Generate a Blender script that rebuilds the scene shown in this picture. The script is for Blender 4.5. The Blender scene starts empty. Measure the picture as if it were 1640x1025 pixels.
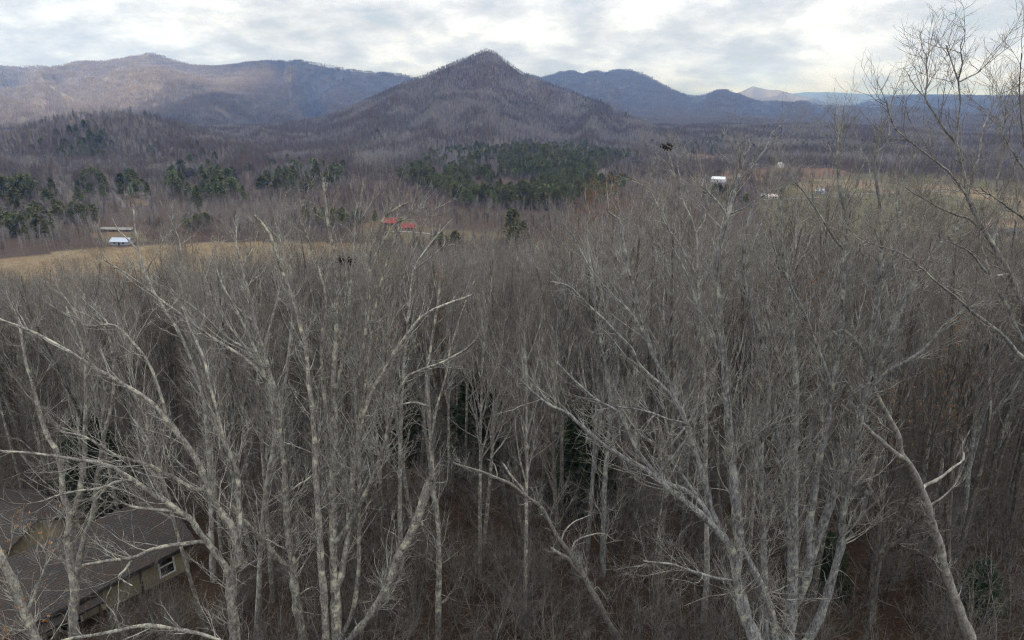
import bpy, math, random
import numpy as np
from mathutils import Vector, Matrix

# ------------------------------------------------------------------ camera, world, sun, exposure
ZC = 85.0                                   # camera height above the valley floor
F = 1093.0                                  # focal length in pixels of a 1640 wide picture
PITCH = math.atan((512.5 - 175.0) / F)
CP, SP = math.cos(PITCH), math.sin(PITCH)
scene = bpy.context.scene
col = scene.collection
cam_d = bpy.data.cameras.new('camera'); cam = bpy.data.objects.new('camera', cam_d); col.objects.link(cam)
cam_d.sensor_width = 36.0; cam_d.lens = 36.0 * F / 1640.0
cam_d.clip_start = 0.5; cam_d.clip_end = 120000
cam.location = (0, 0, ZC); cam.rotation_euler = (math.radians(90) - PITCH, 0, 0)
scene.camera = cam
scene.view_settings.view_transform = 'Standard'
scene.view_settings.look = 'None'
scene.view_settings.exposure = 1.0
scene.view_settings.gamma = 1.0
scene.cycles.max_bounces = 4; scene.cycles.diffuse_bounces = 2; scene.cycles.glossy_bounces = 1
scene.cycles.transmission_bounces = 2; scene.cycles.transparent_max_bounces = 8; scene.cycles.volume_bounces = 0
scene.cycles.use_adaptive_sampling = True; scene.cycles.adaptive_threshold = 0.012
scene.cycles.use_denoising = True; scene.cycles.denoising_prefilter = 'NONE'
scene.cycles.filter_width = 1.15
scene.cycles.caustics_reflective = False; scene.cycles.caustics_refractive = False

SUN_EL, SUN_AZ = math.radians(36), math.radians(216)     # azimuth clockwise from +Y (straight ahead)
SUNV = np.array([math.sin(SUN_AZ) * math.cos(SUN_EL), math.cos(SUN_AZ) * math.cos(SUN_EL), math.sin(SUN_EL)])
world = bpy.data.worlds.new('World'); scene.world = world; world.use_nodes = True
nt = world.node_tree; nt.nodes.clear()
def N(nt, typ, **kw):
    n = nt.nodes.new(typ)
    for k, v in kw.items():
        setattr(n, k, v)
    return n
def lk(nt, a, b): nt.links.new(a, b)
out = N(nt, 'ShaderNodeOutputWorld')
sky = N(nt, 'ShaderNodeTexSky', sky_type='NISHITA', sun_disc=False, sun_elevation=SUN_EL, sun_rotation=SUN_AZ)
bg1 = N(nt, 'ShaderNodeBackground'); bg1.inputs['Strength'].default_value = 0.075
lk(nt, sky.outputs[0], bg1.inputs[0])
tc = N(nt, 'ShaderNodeTexCoord')
sx = N(nt, 'ShaderNodeSeparateXYZ'); lk(nt, tc.outputs['Generated'], sx.inputs[0])
def math_(nt, op, a, b=None, clamp=False):
    m = N(nt, 'ShaderNodeMath', operation=op, use_clamp=clamp)
    for i, v in enumerate((a, b)):
        if v is None: continue
        if isinstance(v, (int, float)): m.inputs[i].default_value = v
        else: lk(nt, v, m.inputs[i])
    return m.outputs[0]
def ramp(nt, fac, stops):
    r = N(nt, 'ShaderNodeValToRGB')
    el = r.color_ramp.elements
    while len(el) < len(stops): el.new(0.5)
    for e, (p, c) in zip(el, stops):
        e.position = p; e.color = (*c, 1) if len(c) == 3 else c
    if fac is not None: lk(nt, fac, r.inputs[0])
    return r.outputs[0]
def noise(nt, vec, scale, detail=4, rough=0.55, dist=0.0):
    n = N(nt, 'ShaderNodeTexNoise'); n.inputs['Scale'].default_value = scale
    n.inputs['Detail'].default_value = detail; n.inputs['Roughness'].default_value = rough
    n.inputs['Distortion'].default_value = dist
    if vec is not None: lk(nt, vec, n.inputs['Vector'])
    return n.outputs['Fac']
def mixc(nt, fac, a, b, blend='MIX'):
    m = N(nt, 'ShaderNodeMix', data_type='RGBA', blend_type=blend)
    if isinstance(fac, (int, float)): m.inputs[0].default_value = fac
    else: lk(nt, fac, m.inputs[0])
    for i, v in ((6, a), (7, b)):
        if isinstance(v, tuple): m.inputs[i].default_value = (*v, 1)
        else: lk(nt, v, m.inputs[i])
    return m.outputs[2]
zz = math_(nt, 'MAXIMUM', sx.outputs[2], 0.0)
den = math_(nt, 'ADD', zz, 0.30)
cx = N(nt, 'ShaderNodeCombineXYZ')
lk(nt, math_(nt, 'DIVIDE', sx.outputs[0], den), cx.inputs[0]); lk(nt, math_(nt, 'DIVIDE', sx.outputs[1], den), cx.inputs[1])
n1 = noise(nt, cx.outputs[0], 1.9, 8, 0.60, 0.1)
n2 = noise(nt, cx.outputs[0], 6.2, 6, 0.60, 0.15)
mixn = math_(nt, 'ADD', math_(nt, 'MULTIPLY', n1, 0.62), math_(nt, 'MULTIPLY', n2, 0.38))
def blob(px, py, pw):      # a heavier bank of cloud in one direction of the sky
    x_ = (px - 820.0) / F; v_ = (512.5 - py) / F; d_ = Vector((x_, CP + v_ * SP, -SP + v_ * CP)).normalized()
    vm = N(nt, 'ShaderNodeVectorMath', operation='DOT_PRODUCT'); lk(nt, tc.outputs['Generated'], vm.inputs[0]); vm.inputs[1].default_value = d_
    return math_(nt, 'POWER', math_(nt, 'MAXIMUM', vm.outputs['Value'], 0.0), pw)
mixn = math_(nt, 'SUBTRACT', mixn, math_(nt, 'MULTIPLY', blob(1230, -10, 400), 0.08))
mixn = math_(nt, 'SUBTRACT', mixn, math_(nt, 'MULTIPLY', blob(1560, 20, 600), 0.05))
mixn = math_(nt, 'ADD', mixn, math_(nt, 'MULTIPLY', blob(1330, 75, 700), 0.06))
ccol = ramp(nt, mixn, [(0.38, (0.50, 0.53, 0.60)), (0.45, (0.63, 0.655, 0.71)), (0.50, (0.76, 0.78, 0.82)), (0.55, (0.93, 0.945, 0.965)), (0.63, (1.12, 1.125, 1.13))])
bg2 = N(nt, 'ShaderNodeBackground')
lk(nt, math_(nt, 'ADD', math_(nt, 'MULTIPLY', math_(nt, 'POWER', zz, 1.2), 0.78), 0.60), bg2.inputs['Strength'])
hzc = ramp(nt, zz, [(0.0, (0.62, 0.77, 1.28)), (0.04, (0.80, 0.89, 1.15)), (0.10, (0.94, 0.975, 1.04)), (0.3, (1.0, 1.0, 1.0))])
ccol = mixc(nt, 1.0, ccol, hzc, 'MULTIPLY')
lk(nt, ccol, bg2.inputs[0])
cover = ramp(nt, mixn, [(0.33, (0.55,) * 3), (0.43, (0.96,) * 3)])
mx = N(nt, 'ShaderNodeMixShader'); lk(nt, cover, mx.inputs[0]); lk(nt, bg1.outputs[0], mx.inputs[1]); lk(nt, bg2.outputs[0], mx.inputs[2])
lk(nt, mx.outputs[0], out.inputs[0])

sd = bpy.data.lights.new('sun', 'SUN'); sd.energy = 5.0; sd.angle = math.radians(0.6); sd.color = (1.0, 0.88, 0.72)
so = bpy.data.objects.new('sun', sd); col.objects.link(so)
so.rotation_euler = Vector(-SUNV).to_track_quat('-Z', 'Y').to_euler()
so.location = (0, 0, 300)

# ------------------------------------------------------------------ helpers
rng = np.random.default_rng(7)
R = random.Random(11)
def ray(px, py):
    x = (px - 820.0) / F; v = (512.5 - py) / F
    return np.array([x, CP + v * SP, -SP + v * CP])
def at(px, py, Y):
    d = ray(px, py); s = Y / d[1]
    return np.array([0, 0, ZC]) + d * s
def proj(x, y, z):
    dz = z - ZC
    dep = y * CP - dz * SP
    up = y * SP + dz * CP
    dep = np.where(dep > 0.01, dep, 0.01)
    return 820 + F * x / dep, 512.5 - F * up / dep, dep
def tag(o, label=None, cat=None, group=None, kind=None):
    if label: o['label'] = label
    if cat: o['category'] = cat
    if group: o['group'] = group
    if kind: o['kind'] = kind
    return o
def empty(name, loc, rz=0.0):
    o = bpy.data.objects.new(name, None); col.objects.link(o); o.empty_display_size = 0.5
    o.location = loc; o.rotation_euler = (0, 0, rz); return o
def mesh_np(name, V, Fq, mat, parent=None, smooth=True, link=True, mi=None):
    """V (n,3); Fq (m,3) or (m,4), or list of both"""
    me = bpy.data.meshes.new(name)
    V = np.asarray(V, dtype=np.float32)
    if isinstance(Fq, np.ndarray): Fq = [Fq]
    Fq = [f for f in Fq if len(f)]
    nl = sum(f.size for f in Fq); nf = sum(len(f) for f in Fq)
    me.vertices.add(len(V)); me.vertices.foreach_set('co', V.ravel())
    me.loops.add(nl); me.loops.foreach_set('vertex_index', np.concatenate([f.ravel() for f in Fq]).astype(np.int32))
    me.polygons.add(nf)
    st = []; a = 0
    for f in Fq:
        k = f.shape[1]; st.append(a + np.arange(len(f)) * k); a += f.size
    me.polygons.foreach_set('loop_start', np.concatenate(st).astype(np.int32))
    me.polygons.foreach_set('use_smooth', np.full(nf, smooth))
    for m in (mat if isinstance(mat, (list, tuple)) else [mat]): me.materials.append(m)
    if mi is not None: me.polygons.foreach_set('material_index', np.asarray(mi, dtype=np.int32))
    me.update(calc_edges=True)
    o = bpy.data.objects.new(name, me)
    if link: col.objects.link(o)
    if parent: o.parent = parent
    return o
# smooth value noise (numpy)
_tab = np.random.default_rng(3).random((256, 256))
def vnoise(x, y):
    xi = np.floor(x).astype(int); yi = np.floor(y).astype(int)
    fx = x - xi; fy = y - yi
    fx = fx * fx * (3 - 2 * fx); fy = fy * fy * (3 - 2 * fy)
    a = _tab[xi & 255, yi & 255]; b = _tab[(xi + 1) & 255, yi & 255]
    c = _tab[xi & 255, (yi + 1) & 255]; d = _tab[(xi + 1) & 255, (yi + 1) & 255]
    return (a * (1 - fx) + b * fx) * (1 - fy) + (c * (1 - fx) + d * fx) * fy
def fbm(x, y, o=4):
    s = 0; a = 1; t = 0
    for i in range(o):
        s = s + a * vnoise(x * 2 ** i + 17.3 * i, y * 2 ** i + 9.1 * i); t += a; a *= 0.5
    return s / t
def inpoly(x, y, poly):
    x = np.asarray(x, float); y = np.asarray(y, float); r = np.zeros(x.shape, bool)
    n = len(poly)
    for i in range(n):
        x1, y1 = poly[i]; x2, y2 = poly[(i + 1) % n]
        if y1 == y2: continue
        c = ((y1 > y) != (y2 > y)) & (x < (x2 - x1) * (y - y1) / (y2 - y1) + x1)
        r ^= c
    return r

# ------------------------------------------------------------------ materials
def newmat(name):
    m = bpy.data.materials.new(name); m.use_nodes = True
    nt = m.node_tree; b = nt.nodes['Principled BSDF']
    b.inputs['Roughness'].default_value = 0.9
    b.inputs['Specular IOR Level'].default_value = 0.15
    return m, nt, b
def bark(name, dark, light, lichen, lich_amt=0.5, scale=1.0, var=0.35):
    m, nt, b = newmat(name)
    tc = N(nt, 'ShaderNodeTexCoord'); mp = N(nt, 'ShaderNodeMapping'); lk(nt, tc.outputs['Object'], mp.inputs[0])
    mp.inputs['Scale'].default_value = (scale, scale, scale * 0.35)
    n1 = noise(nt, mp.outputs[0], 16, 4, 0.65)
    n2 = noise(nt, tc.outputs['Object'], 2.3 * scale, 4, 0.7)
    c = mixc(nt, ramp(nt, n1, [(0.35, (0,) * 3), (0.68, (1,) * 3)]), dark, light)
    n3 = noise(nt, mp.outputs[0], 5.5, 5, 0.72)
    c = mixc(nt, ramp(nt, n3, [(0.36, (1,) * 3), (0.54, (0,) * 3)]), c, mixc(nt, 1.0, c, (0.45, 0.43, 0.41), 'MULTIPLY'))
    c = mixc(nt, ramp(nt, n2, [(0.60 - 0.18 * lich_amt, (0,) * 3), (0.74 - 0.18 * lich_amt, (1,) * 3)]), c, lichen)
    oi = N(nt, 'ShaderNodeObjectInfo')
    v = N(nt, 'ShaderNodeHueSaturation'); lk(nt, c, v.inputs['Color'])
    lk(nt, math_(nt, 'ADD', math_(nt, 'MULTIPLY', oi.outputs['Random'], var), 1.0 - var * 0.5), v.inputs['Value'])
    lk(nt, v.outputs[0], b.inputs['Base Color'])
    bp = N(nt, 'ShaderNodeBump'); bp.inputs['Strength'].default_value = 0.5; bp.inputs['Distance'].default_value = 0.02
    lk(nt, n1, bp.inputs['Height']); lk(nt, bp.outputs[0], b.inputs['Normal'])
    return m
M = {}
M['bark_a'] = bark('grey_bark', (0.13, 0.12, 0.108), (0.42, 0.40, 0.365), (0.54, 0.53, 0.40), 0.5)
M['bark_b'] = bark('blue_grey_bark', (0.11, 0.11, 0.107), (0.39, 0.395, 0.385), (0.45, 0.46, 0.36), 0.4)
M['bark_dead'] = bark('bare_grey_wood', (0.22, 0.205, 0.18), (0.42, 0.40, 0.36), (0.5, 0.5, 0.42), 0.3)
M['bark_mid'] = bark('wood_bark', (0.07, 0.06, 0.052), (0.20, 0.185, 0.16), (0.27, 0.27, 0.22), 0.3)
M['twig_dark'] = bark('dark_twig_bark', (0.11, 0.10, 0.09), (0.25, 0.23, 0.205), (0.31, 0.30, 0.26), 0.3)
M['twig'] = bark('twig_bark', (0.20, 0.185, 0.16), (0.42, 0.40, 0.36), (0.50, 0.50, 0.44), 0.6, 1.0, 0.3)
M['limb_mid'] = bark('wood_limb_bark', (0.22, 0.205, 0.185), (0.46, 0.44, 0.40), (0.54, 0.53, 0.48), 0.4, 1.0, 0.5)
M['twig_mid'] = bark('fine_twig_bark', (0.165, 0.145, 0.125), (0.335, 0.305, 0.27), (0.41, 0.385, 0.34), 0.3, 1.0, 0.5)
M['twig_red'] = bark('reddish_twig_bark', (0.15, 0.10, 0.085), (0.27, 0.20, 0.17), (0.30, 0.25, 0.22), 0.3, 1.0, 0.4)
def flat(name, c1, c2, scale=1.0, rough=0.85, var=0.0, lo=0.35, hi=0.65, coord='Object', bump=0.0):
    m, nt, b = newmat(name); b.inputs['Roughness'].default_value = rough
    tc = N(nt, 'ShaderNodeTexCoord')
    n1 = noise(nt, tc.outputs[coord], scale, 5, 0.65)
    c = mixc(nt, ramp(nt, n1, [(lo, (0,) * 3), (hi, (1,) * 3)]), c1, c2)
    if var:
        oi = N(nt, 'ShaderNodeObjectInfo'); v = N(nt, 'ShaderNodeHueSaturation'); lk(nt, c, v.inputs['Color'])
        lk(nt, math_(nt, 'ADD', math_(nt, 'MULTIPLY', oi.outputs['Random'], var), 1.0 - var * 0.5), v.inputs['Value'])
        lk(nt, math_(nt, 'ADD', math_(nt, 'MULTIPLY', oi.outputs['Random'], 0.04), 0.48), v.inputs['Hue'])
        c = v.outputs[0]
    lk(nt, c, b.inputs['Base Color'])
    if bump:
        bp = N(nt, 'ShaderNodeBump'); bp.inputs['Strength'].default_value = 0.6; bp.inputs['Distance'].default_value = bump
        lk(nt, n1, bp.inputs['Height']); lk(nt, bp.outputs[0], b.inputs['Normal'])
    return m
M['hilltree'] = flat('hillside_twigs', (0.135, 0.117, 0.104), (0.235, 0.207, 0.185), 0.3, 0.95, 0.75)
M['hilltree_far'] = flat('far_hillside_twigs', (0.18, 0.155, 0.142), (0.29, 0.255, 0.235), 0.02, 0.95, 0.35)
M['hill_pale'] = flat('pale_hillside_twigs', (0.21, 0.19, 0.18), (0.34, 0.31, 0.29), 0.3, 0.95, 0.5)
M['hill_brown'] = flat('brown_hillside_twigs', (0.12, 0.09, 0.08), (0.20, 0.155, 0.14), 0.3, 0.95, 0.5)
M['needles'] = flat('pine_needles', (0.085, 0.092, 0.038), (0.18, 0.185, 0.078), 1.2, 0.8, 0.7)
M['needles_olive'] = flat('olive_needles', (0.085, 0.095, 0.035), (0.18, 0.175, 0.07), 1.2, 0.8, 0.5)
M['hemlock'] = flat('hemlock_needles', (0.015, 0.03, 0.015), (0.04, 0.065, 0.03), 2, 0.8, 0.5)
M['leaf'] = flat('dead_oak_leaf', (0.16, 0.06, 0.02), (0.42, 0.19, 0.065), 3, 0.7, 0.5)
M['leaf_dark'] = flat('dark_dead_leaf', (0.012, 0.008, 0.008), (0.05, 0.022, 0.018), 5, 0.7)
M['leaf_floor'] = flat('fallen_leaf', (0.04, 0.024, 0.015), (0.17, 0.10, 0.052), 1.3, 0.8)

# ------------------------------------------------------------------ terrain
def azel(px, py):
    d = ray(px, py)
    return math.atan2(d[0], d[1]), d[2] / math.hypot(d[0], d[1])
PY = [-4000, -300, 0, 40, 100, 200, 300, 380, 470, 700, 1000, 1500, 3000, 8000, 40000]
PZ = [140, 82, 60, 57, 42.5, 20, 6, 1, 0, -1, 1, 8, 18, 30, 60]
LY = [-4000, -300, 0, 40, 100, 150, 200, 260, 330, 700, 1000, 1500, 3000, 8000, 40000]
LZ = [140, 82, 60, 56.5, 40, 27, 15, 3, 0, 1, 5, 12, 18, 30, 60]
def G(x, y):
    x = np.asarray(x, float); y = np.asarray(y, float)
    a = np.interp(y, PY, PZ); b = np.interp(y, LY, LZ)
    s = np.clip((-x / np.maximum(np.abs(y), 30) - 0.15) / 0.35, 0, 1); s = s * s * (3 - 2 * s)
    z = a * (1 - s) + b * s
    rr = np.hypot(x, y)
    z = z + (fbm(x / 60, y / 60, 3) - 0.5) * np.clip(rr / 60, 0.1, 1) * 4.0 * np.clip(1.6 - rr / 450, 0.25, 1)
    z = z + (fbm(x / 500 + 5, y / 500, 3) - 0.5) * np.clip((rr - 600) / 1500, 0, 1) * 60
    return z
class Layer:
    def __init__(s, sil, Rc, Rf, zb, amp=0, lam=400, p=1.3, th=14, seed=0, back=0.35, radial=7.0):
        q = [azel(*a) for a in sil]
        s.az = np.array([a[0] for a in q]); s.te = np.array([a[1] for a in q])
        s.Rc, s.Rf, s.zb, s.amp, s.lam, s.p, s.th, s.seed, s.back, s.radial = Rc, Rf, zb, amp, lam, p, th, seed, back, radial
    def h(s, az, r):
        te = np.interp(az, s.az, s.te)
        Rc = s.Rc if not callable(s.Rc) else s.Rc(az)
        Rf = s.Rf if not callable(s.Rf) else s.Rf(az)
        Rc = np.broadcast_to(Rc, np.shape(r)); Rf = np.broadcast_to(Rf, np.shape(r))
        fine = (fbm(az * 90 + s.seed, az * 0 + s.seed * 3.1, 3) - 0.5) * 0.0016
        zc = ZC + Rc * (te + fine) - s.th
        t = np.clip((r - Rf) / (Rc - Rf), 0, 1)
        zc0 = zc; z = s.zb + (zc - s.zb) * t ** s.p
        if s.amp:
            u = az * s.Rc0 / s.lam; w = r / (s.lam * s.radial)
            w1 = fbm(u * 0.5 + 7 + s.seed, w * 1.2, 2)
            n = fbm(u + w1 * 2.2 + s.seed, w + s.seed, 4 if s.Rc0 < 3300 else 2)
            n = 1 - np.abs(2 * n - 1) * 2.0
            z = z + s.amp * (n - 0.75) * 4 * t * (1 - t) ** 0.8
        z = np.where(r > Rc, zc - (r - Rc) * s.back, z)
        z = np.where(r < Rf, s.zb - (Rf - r) * 0.12, z)
        edge = (az < s.az[0]) | (az > s.az[-1])
        return np.where(edge, -500, z)
    @property
    def Rc0(s):
        return s.Rc if not callable(s.Rc) else float(np.mean(s.Rc(s.az)))
LAY = {}
LAY['far_plateau'] = Layer([(1180, 175), (1230, 158), (1262, 151), (1290, 147), (1340, 148), (1400, 151), (1480, 151), (1600, 152), (1760, 150), (1900, 150)], 24000, 16000, 40, 60, 2500, 0.9, 0, 3)
LAY['far_lit'] = Layer([(1120, 172), (1165, 155), (1185, 147), (1206, 138), (1225, 142), (1247, 144), (1272, 150), (1300, 157), (1345, 166), (1400, 180)], 13000, 9000, 30, 220, 900, 1.0, 8, 8)
LAY['right_plateau'] = Layer([(1340, 176), (1385, 162), (1420, 154), (1460, 151), (1540, 152), (1640, 152), (1760, 150), (1900, 150)], 9500, 5200, 25, 160, 800, 1.1, 12, 5)
LAY['blue_right'] = Layer([(760, 150), (820, 118), (847, 117), (868, 121), (893, 116), (915, 112), (929, 119), (940, 116), (953, 112), (967, 116), (991, 110), (1011, 111), (1035, 120), (1052, 130), (1073, 142), (1085, 147), (1104, 153), (1130, 148), (1155, 143), (1179, 151), (1210, 159), (1271, 163), (1319, 166), (1400, 172), (1500, 178), (1660, 182), (1800, 185)],
                          lambda a: np.interp(a, [0.0, 0.25, 0.5], [7000, 6500, 6000]), 3600, 15, 150, 620, 1.25, 14, 1)
LAY['left_range'] = Layer([(-120, 112), (-60, 108), (0, 106), (60, 105), (100, 103), (140, 97), (175, 97), (205, 91), (243, 85), (270, 92), (300, 102), (340, 105), (380, 103), (420, 97), (450, 96), (478, 96), (510, 101), (560, 110), (608, 114), (642, 118), (660, 122), (720, 135), (800, 160)],
                          6000, 3300, 20, 230, 620, 1.15, 14, 2)
LAY['lit_spur'] = Layer([(-120, 150), (-40, 142), (20, 138), (80, 134), (137, 126), (180, 116), (215, 109), (252, 106), (290, 114), (330, 127), (358, 137), (400, 150), (460, 178), (500, 195)],
                        4700, 3000, 15, 130, 420, 1.05, 14, 9)
LAY['mid_knob'] = Layer([(90, 212), (150, 202), (220, 178), (270, 166), (310, 153), (350, 146), (390, 152), (430, 170), (470, 188), (520, 205), (560, 220)],
                        3500, 2500, 12, 70, 300, 1.2, 15, 4)
LAY['central'] = Layer([(230, 240), (300, 222), (340, 209), (400, 202), (450, 193), (500, 185), (540, 175), (600, 149), (666, 120), (711, 103), (752, 86), (768, 78), (779, 74), (793, 79), (810, 93), (837, 112), (864, 122), (909, 139), (967, 161), (1018, 185), (1060, 199), (1100, 209), (1180, 224), (1260, 245)],
                       lambda a: 2650 - 900 * np.clip(np.abs(a + 0.035) / 0.5, 0, 1), lambda a: 1180 + 0 * a, -4, 48, 330, 1.22, 15, 6)
LAY['left_hill'] = Layer([(-160, 208), (-60, 200), (0, 193), (50, 190), (80, 181), (110, 175), (160, 172), (220, 170), (250, 178), (290, 190), (340, 205), (400, 226), (460, 250), (520, 275)],
                         1450, 640, -6, 48, 210, 1.1, 16, 12)
LAY['right_low'] = Layer([(930, 215), (1000, 204), (1100, 205), (1200, 208), (1300, 203), (1420, 200), (1560, 204), (1760, 200)],
                         3600, 2200, 8, 20, 300, 1.1, 14, 14)
LAY['pine_knoll'] = Layer([(560, 330), (620, 300), (660, 275), (700, 262), (760, 243), (830, 231), (880, 230), (940, 240), (1000, 257), (1060, 272), (1120, 290), (1180, 305)],
                          1080, 690, -6, 10, 120, 1.0, 13, 15, 0.15)
def H(x, y):
    az = np.arctan2(x, y); r = np.hypot(x, y)
    z = G(x, y)
    for L in LAY.values(): z = np.maximum(z, L.h(az, r))
    return z
# horizon map for hiding what nothing could see
AZN = 1300; azs = np.linspace(-0.72, 0.72, AZN); rs = np.exp(np.linspace(math.log(60), math.log(26000), 900))
Az, Rr = np.meshgrid(azs, rs, indexing='ij')
Hm = H(np.sin(Az) * Rr, np.cos(Az) * Rr)
TE = (Hm - ZC) / Rr
RUN = np.maximum.accumulate(TE, axis=1)
lrs = np.log(rs)
def visible(x, y, z, h, slack=0.0):
    az = np.arctan2(x, y); r = np.hypot(x, y)
    i = np.clip(((az + 0.72) / 1.44 * (AZN - 1)).astype(int), 0, AZN - 1)
    j = np.clip(((np.log(np.maximum(r, 60)) - lrs[0]) / (lrs[-1] - lrs[0]) * 899).astype(int) - 3, 0, 899)
    px, py, d = proj(x, y, z + h)
    return ((z + h - ZC) / r >= RUN[i, j] - slack) & (px > -80) & (px < 1720)
def hit(px, py):
    """where the picture ray meets the ground"""
    d = ray(px, py); te = d[2] / math.hypot(d[0], d[1]); az = math.atan2(d[0], d[1])
    i = int(min(max(round((az + 0.72) / 1.44 * (AZN - 1)), 0), AZN - 1))
    k = int(np.searchsorted(RUN[i], te))
    if k >= len(rs): return None
    if k > 0:
        a, b_ = TE[i, k - 1], TE[i, k]; f = (te - a) / max(b_ - a, 1e-9); r = rs[k - 1] + (rs[k] - rs[k - 1]) * min(max(f, 0), 1)
    else: r = rs[0]
    return math.sin(az) * r, math.cos(az) * r

# fields (picture outlines carried onto the ground)
FIELDS = [
    ('tan', [(-200, 470), (-60, 424), (60, 408), (150, 398), (300, 389), (420, 387), (520, 388), (600, 392), (600, 420), (500, 440), (300, 455), (-200, 520)]),
    ('green', [(1215, 330), (1260, 300), (1300, 284), (1400, 276), (1520, 282), (1700, 300), (1800, 420), (1480, 420), (1300, 400), (1215, 372)]),
    ('tan', [(1560, 352), (1760, 348), (1760, 420), (1540, 420)]),
    ('orange', [(1096, 252), (1120, 246), (1150, 251), (1148, 262), (1110, 266)]),
    ('orange', [(1140, 274), (1200, 272), (1260, 268), (1330, 270), (1380, 280), (1290, 286), (1230, 290), (1160, 286)]),
    ('grass', [(600, 350), (640, 352), (700, 366), (760, 372), (820, 366), (860, 372), (760, 390), (660, 388), (560, 374)]),
    ('grass', [(150, 372), (190, 368), (240, 372), (240, 386), (180, 392), (160, 386)]),
    ('tan', [(180, 318), (215, 316), (260, 322), (230, 328), (185, 326)]),
    ('grass', [(1380, 236), (1440, 232), (1500, 240), (1440, 246)]),
]
FC = {'tan': (0.25, 0.205, 0.125), 'green': (0.13, 0.13, 0.066), 'orange': (0.18, 0.115, 0.072), 'grass': (0.13, 0.115, 0.07)}
def field_at(x, y, z, jitter=True):
    px, py, d = proj(x, y, z)
    if jitter:
        px = px + (fbm(x / 25, y / 25, 3) - 0.5) * 26; py = py + (fbm(x / 25 + 40, y / 25, 3) - 0.5) * 5
    f = np.full(np.shape(x), -1)
    for i, (k, poly) in enumerate(FIELDS):
        f = np.where(inpoly(px, py, poly) & (d > 200), i, f)
    return f
# ground sheet
a1 = np.concatenate([np.linspace(-math.pi, -0.80, 50)[:-1], np.linspace(-0.80, 0.80, 900), np.linspace(0.80, math.pi, 50)[1:]])
r1 = np.concatenate([np.linspace(0.5, 60, 50)[:-1], np.exp(np.linspace(math.log(60), math.log(27000), 400))])
def polar_sheet(name, az, r, zf, mat, closed=False):
    A, Q = np.meshgrid(az, r, indexing='ij'); X = np.sin(A) * Q; Y = np.cos(A) * Q; Z = zf(A, Q)
    V = np.stack([X, Y, Z], -1).reshape(-1, 3); n, m = A.shape
    idx = np.arange(n * m).reshape(n, m)
    Fq = np.stack([idx[:-1, :-1], idx[1:, :-1], idx[1:, 1:], idx[:-1, 1:]], -1).reshape(-1, 4)[:, ::-1]
    return V, Fq
V, Fq = polar_sheet('ground', a1, r1, lambda a, q: G(np.sin(a) * q, np.cos(a) * q), None)
gm, nt, b = newmat('leaf_litter_and_field')
tc = N(nt, 'ShaderNodeTexCoord'); at_ = N(nt, 'ShaderNodeAttribute', attribute_name='Col')
nA = noise(nt, tc.outputs['Object'], 6.0, 6, 0.75); nB = noise(nt, tc.outputs['Object'], 0.25, 5, 0.65); nC = noise(nt, tc.outputs['Object'], 0.03, 6, 0.7)
c = mixc(nt, ramp(nt, nA, [(0.35, (0,) * 3), (0.65, (1,) * 3)]), (0.55, 0.5, 0.45), (1.35, 1.3, 1.25))
c = mixc(nt, 1.0, at_.outputs['Color'], c, 'MULTIPLY')
c = mixc(nt, ramp(nt, nB, [(0.38, (0,) * 3), (0.65, (0.75,) * 3)]), c, mixc(nt, 1.0, c, (0.62, 0.60, 0.62), 'MULTIPLY'))
c = mixc(nt, ramp(nt, nC, [(0.42, (0,) * 3), (0.6, (0.6,) * 3)]), c, mixc(nt, 1.0, c, (0.80, 0.66, 0.55), 'MULTIPLY'))
lk(nt, c, b.inputs['Base Color'])
bp = N(nt, 'ShaderNodeBump'); bp.inputs['Strength'].default_value = 0.7; bp.inputs['Distance'].default_value = 0.08
lk(nt, nA, bp.inputs['Height']); lk(nt, bp.outputs[0], b.inputs['Normal'])
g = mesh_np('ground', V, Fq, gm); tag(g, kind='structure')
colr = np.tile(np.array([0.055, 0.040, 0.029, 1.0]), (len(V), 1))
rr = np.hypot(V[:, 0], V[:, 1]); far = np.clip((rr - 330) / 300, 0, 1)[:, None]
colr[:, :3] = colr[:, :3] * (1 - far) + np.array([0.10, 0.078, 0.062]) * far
fi = field_at(V[:, 0], V[:, 1], V[:, 2])
pn = fbm(V[:, 0] / 70, V[:, 1] / 110, 3); pn2 = fbm(V[:, 0] / 14 + 3, V[:, 1] / 14, 3)
for i, (k, _) in enumerate(FIELDS):
    m_ = fi == i
    base_ = np.array(FC[k])[None] * (0.75 + 0.5 * pn2[m_][:, None])
    alt = np.array(FC['tan'] if k == 'green' else (0.17, 0.125, 0.08))[None] * (0.75 + 0.5 * pn2[m_][:, None])
    q_ = np.clip((pn[m_][:, None] - 0.53) / 0.10, 0, 1)
    colr[m_, :3] = base_ * (1 - q_) + alt * q_
ca = g.data.color_attributes.new('Col', 'FLOAT_COLOR', 'POINT'); ca.data.foreach_set('color', colr.astype(np.float32).ravel())
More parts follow.
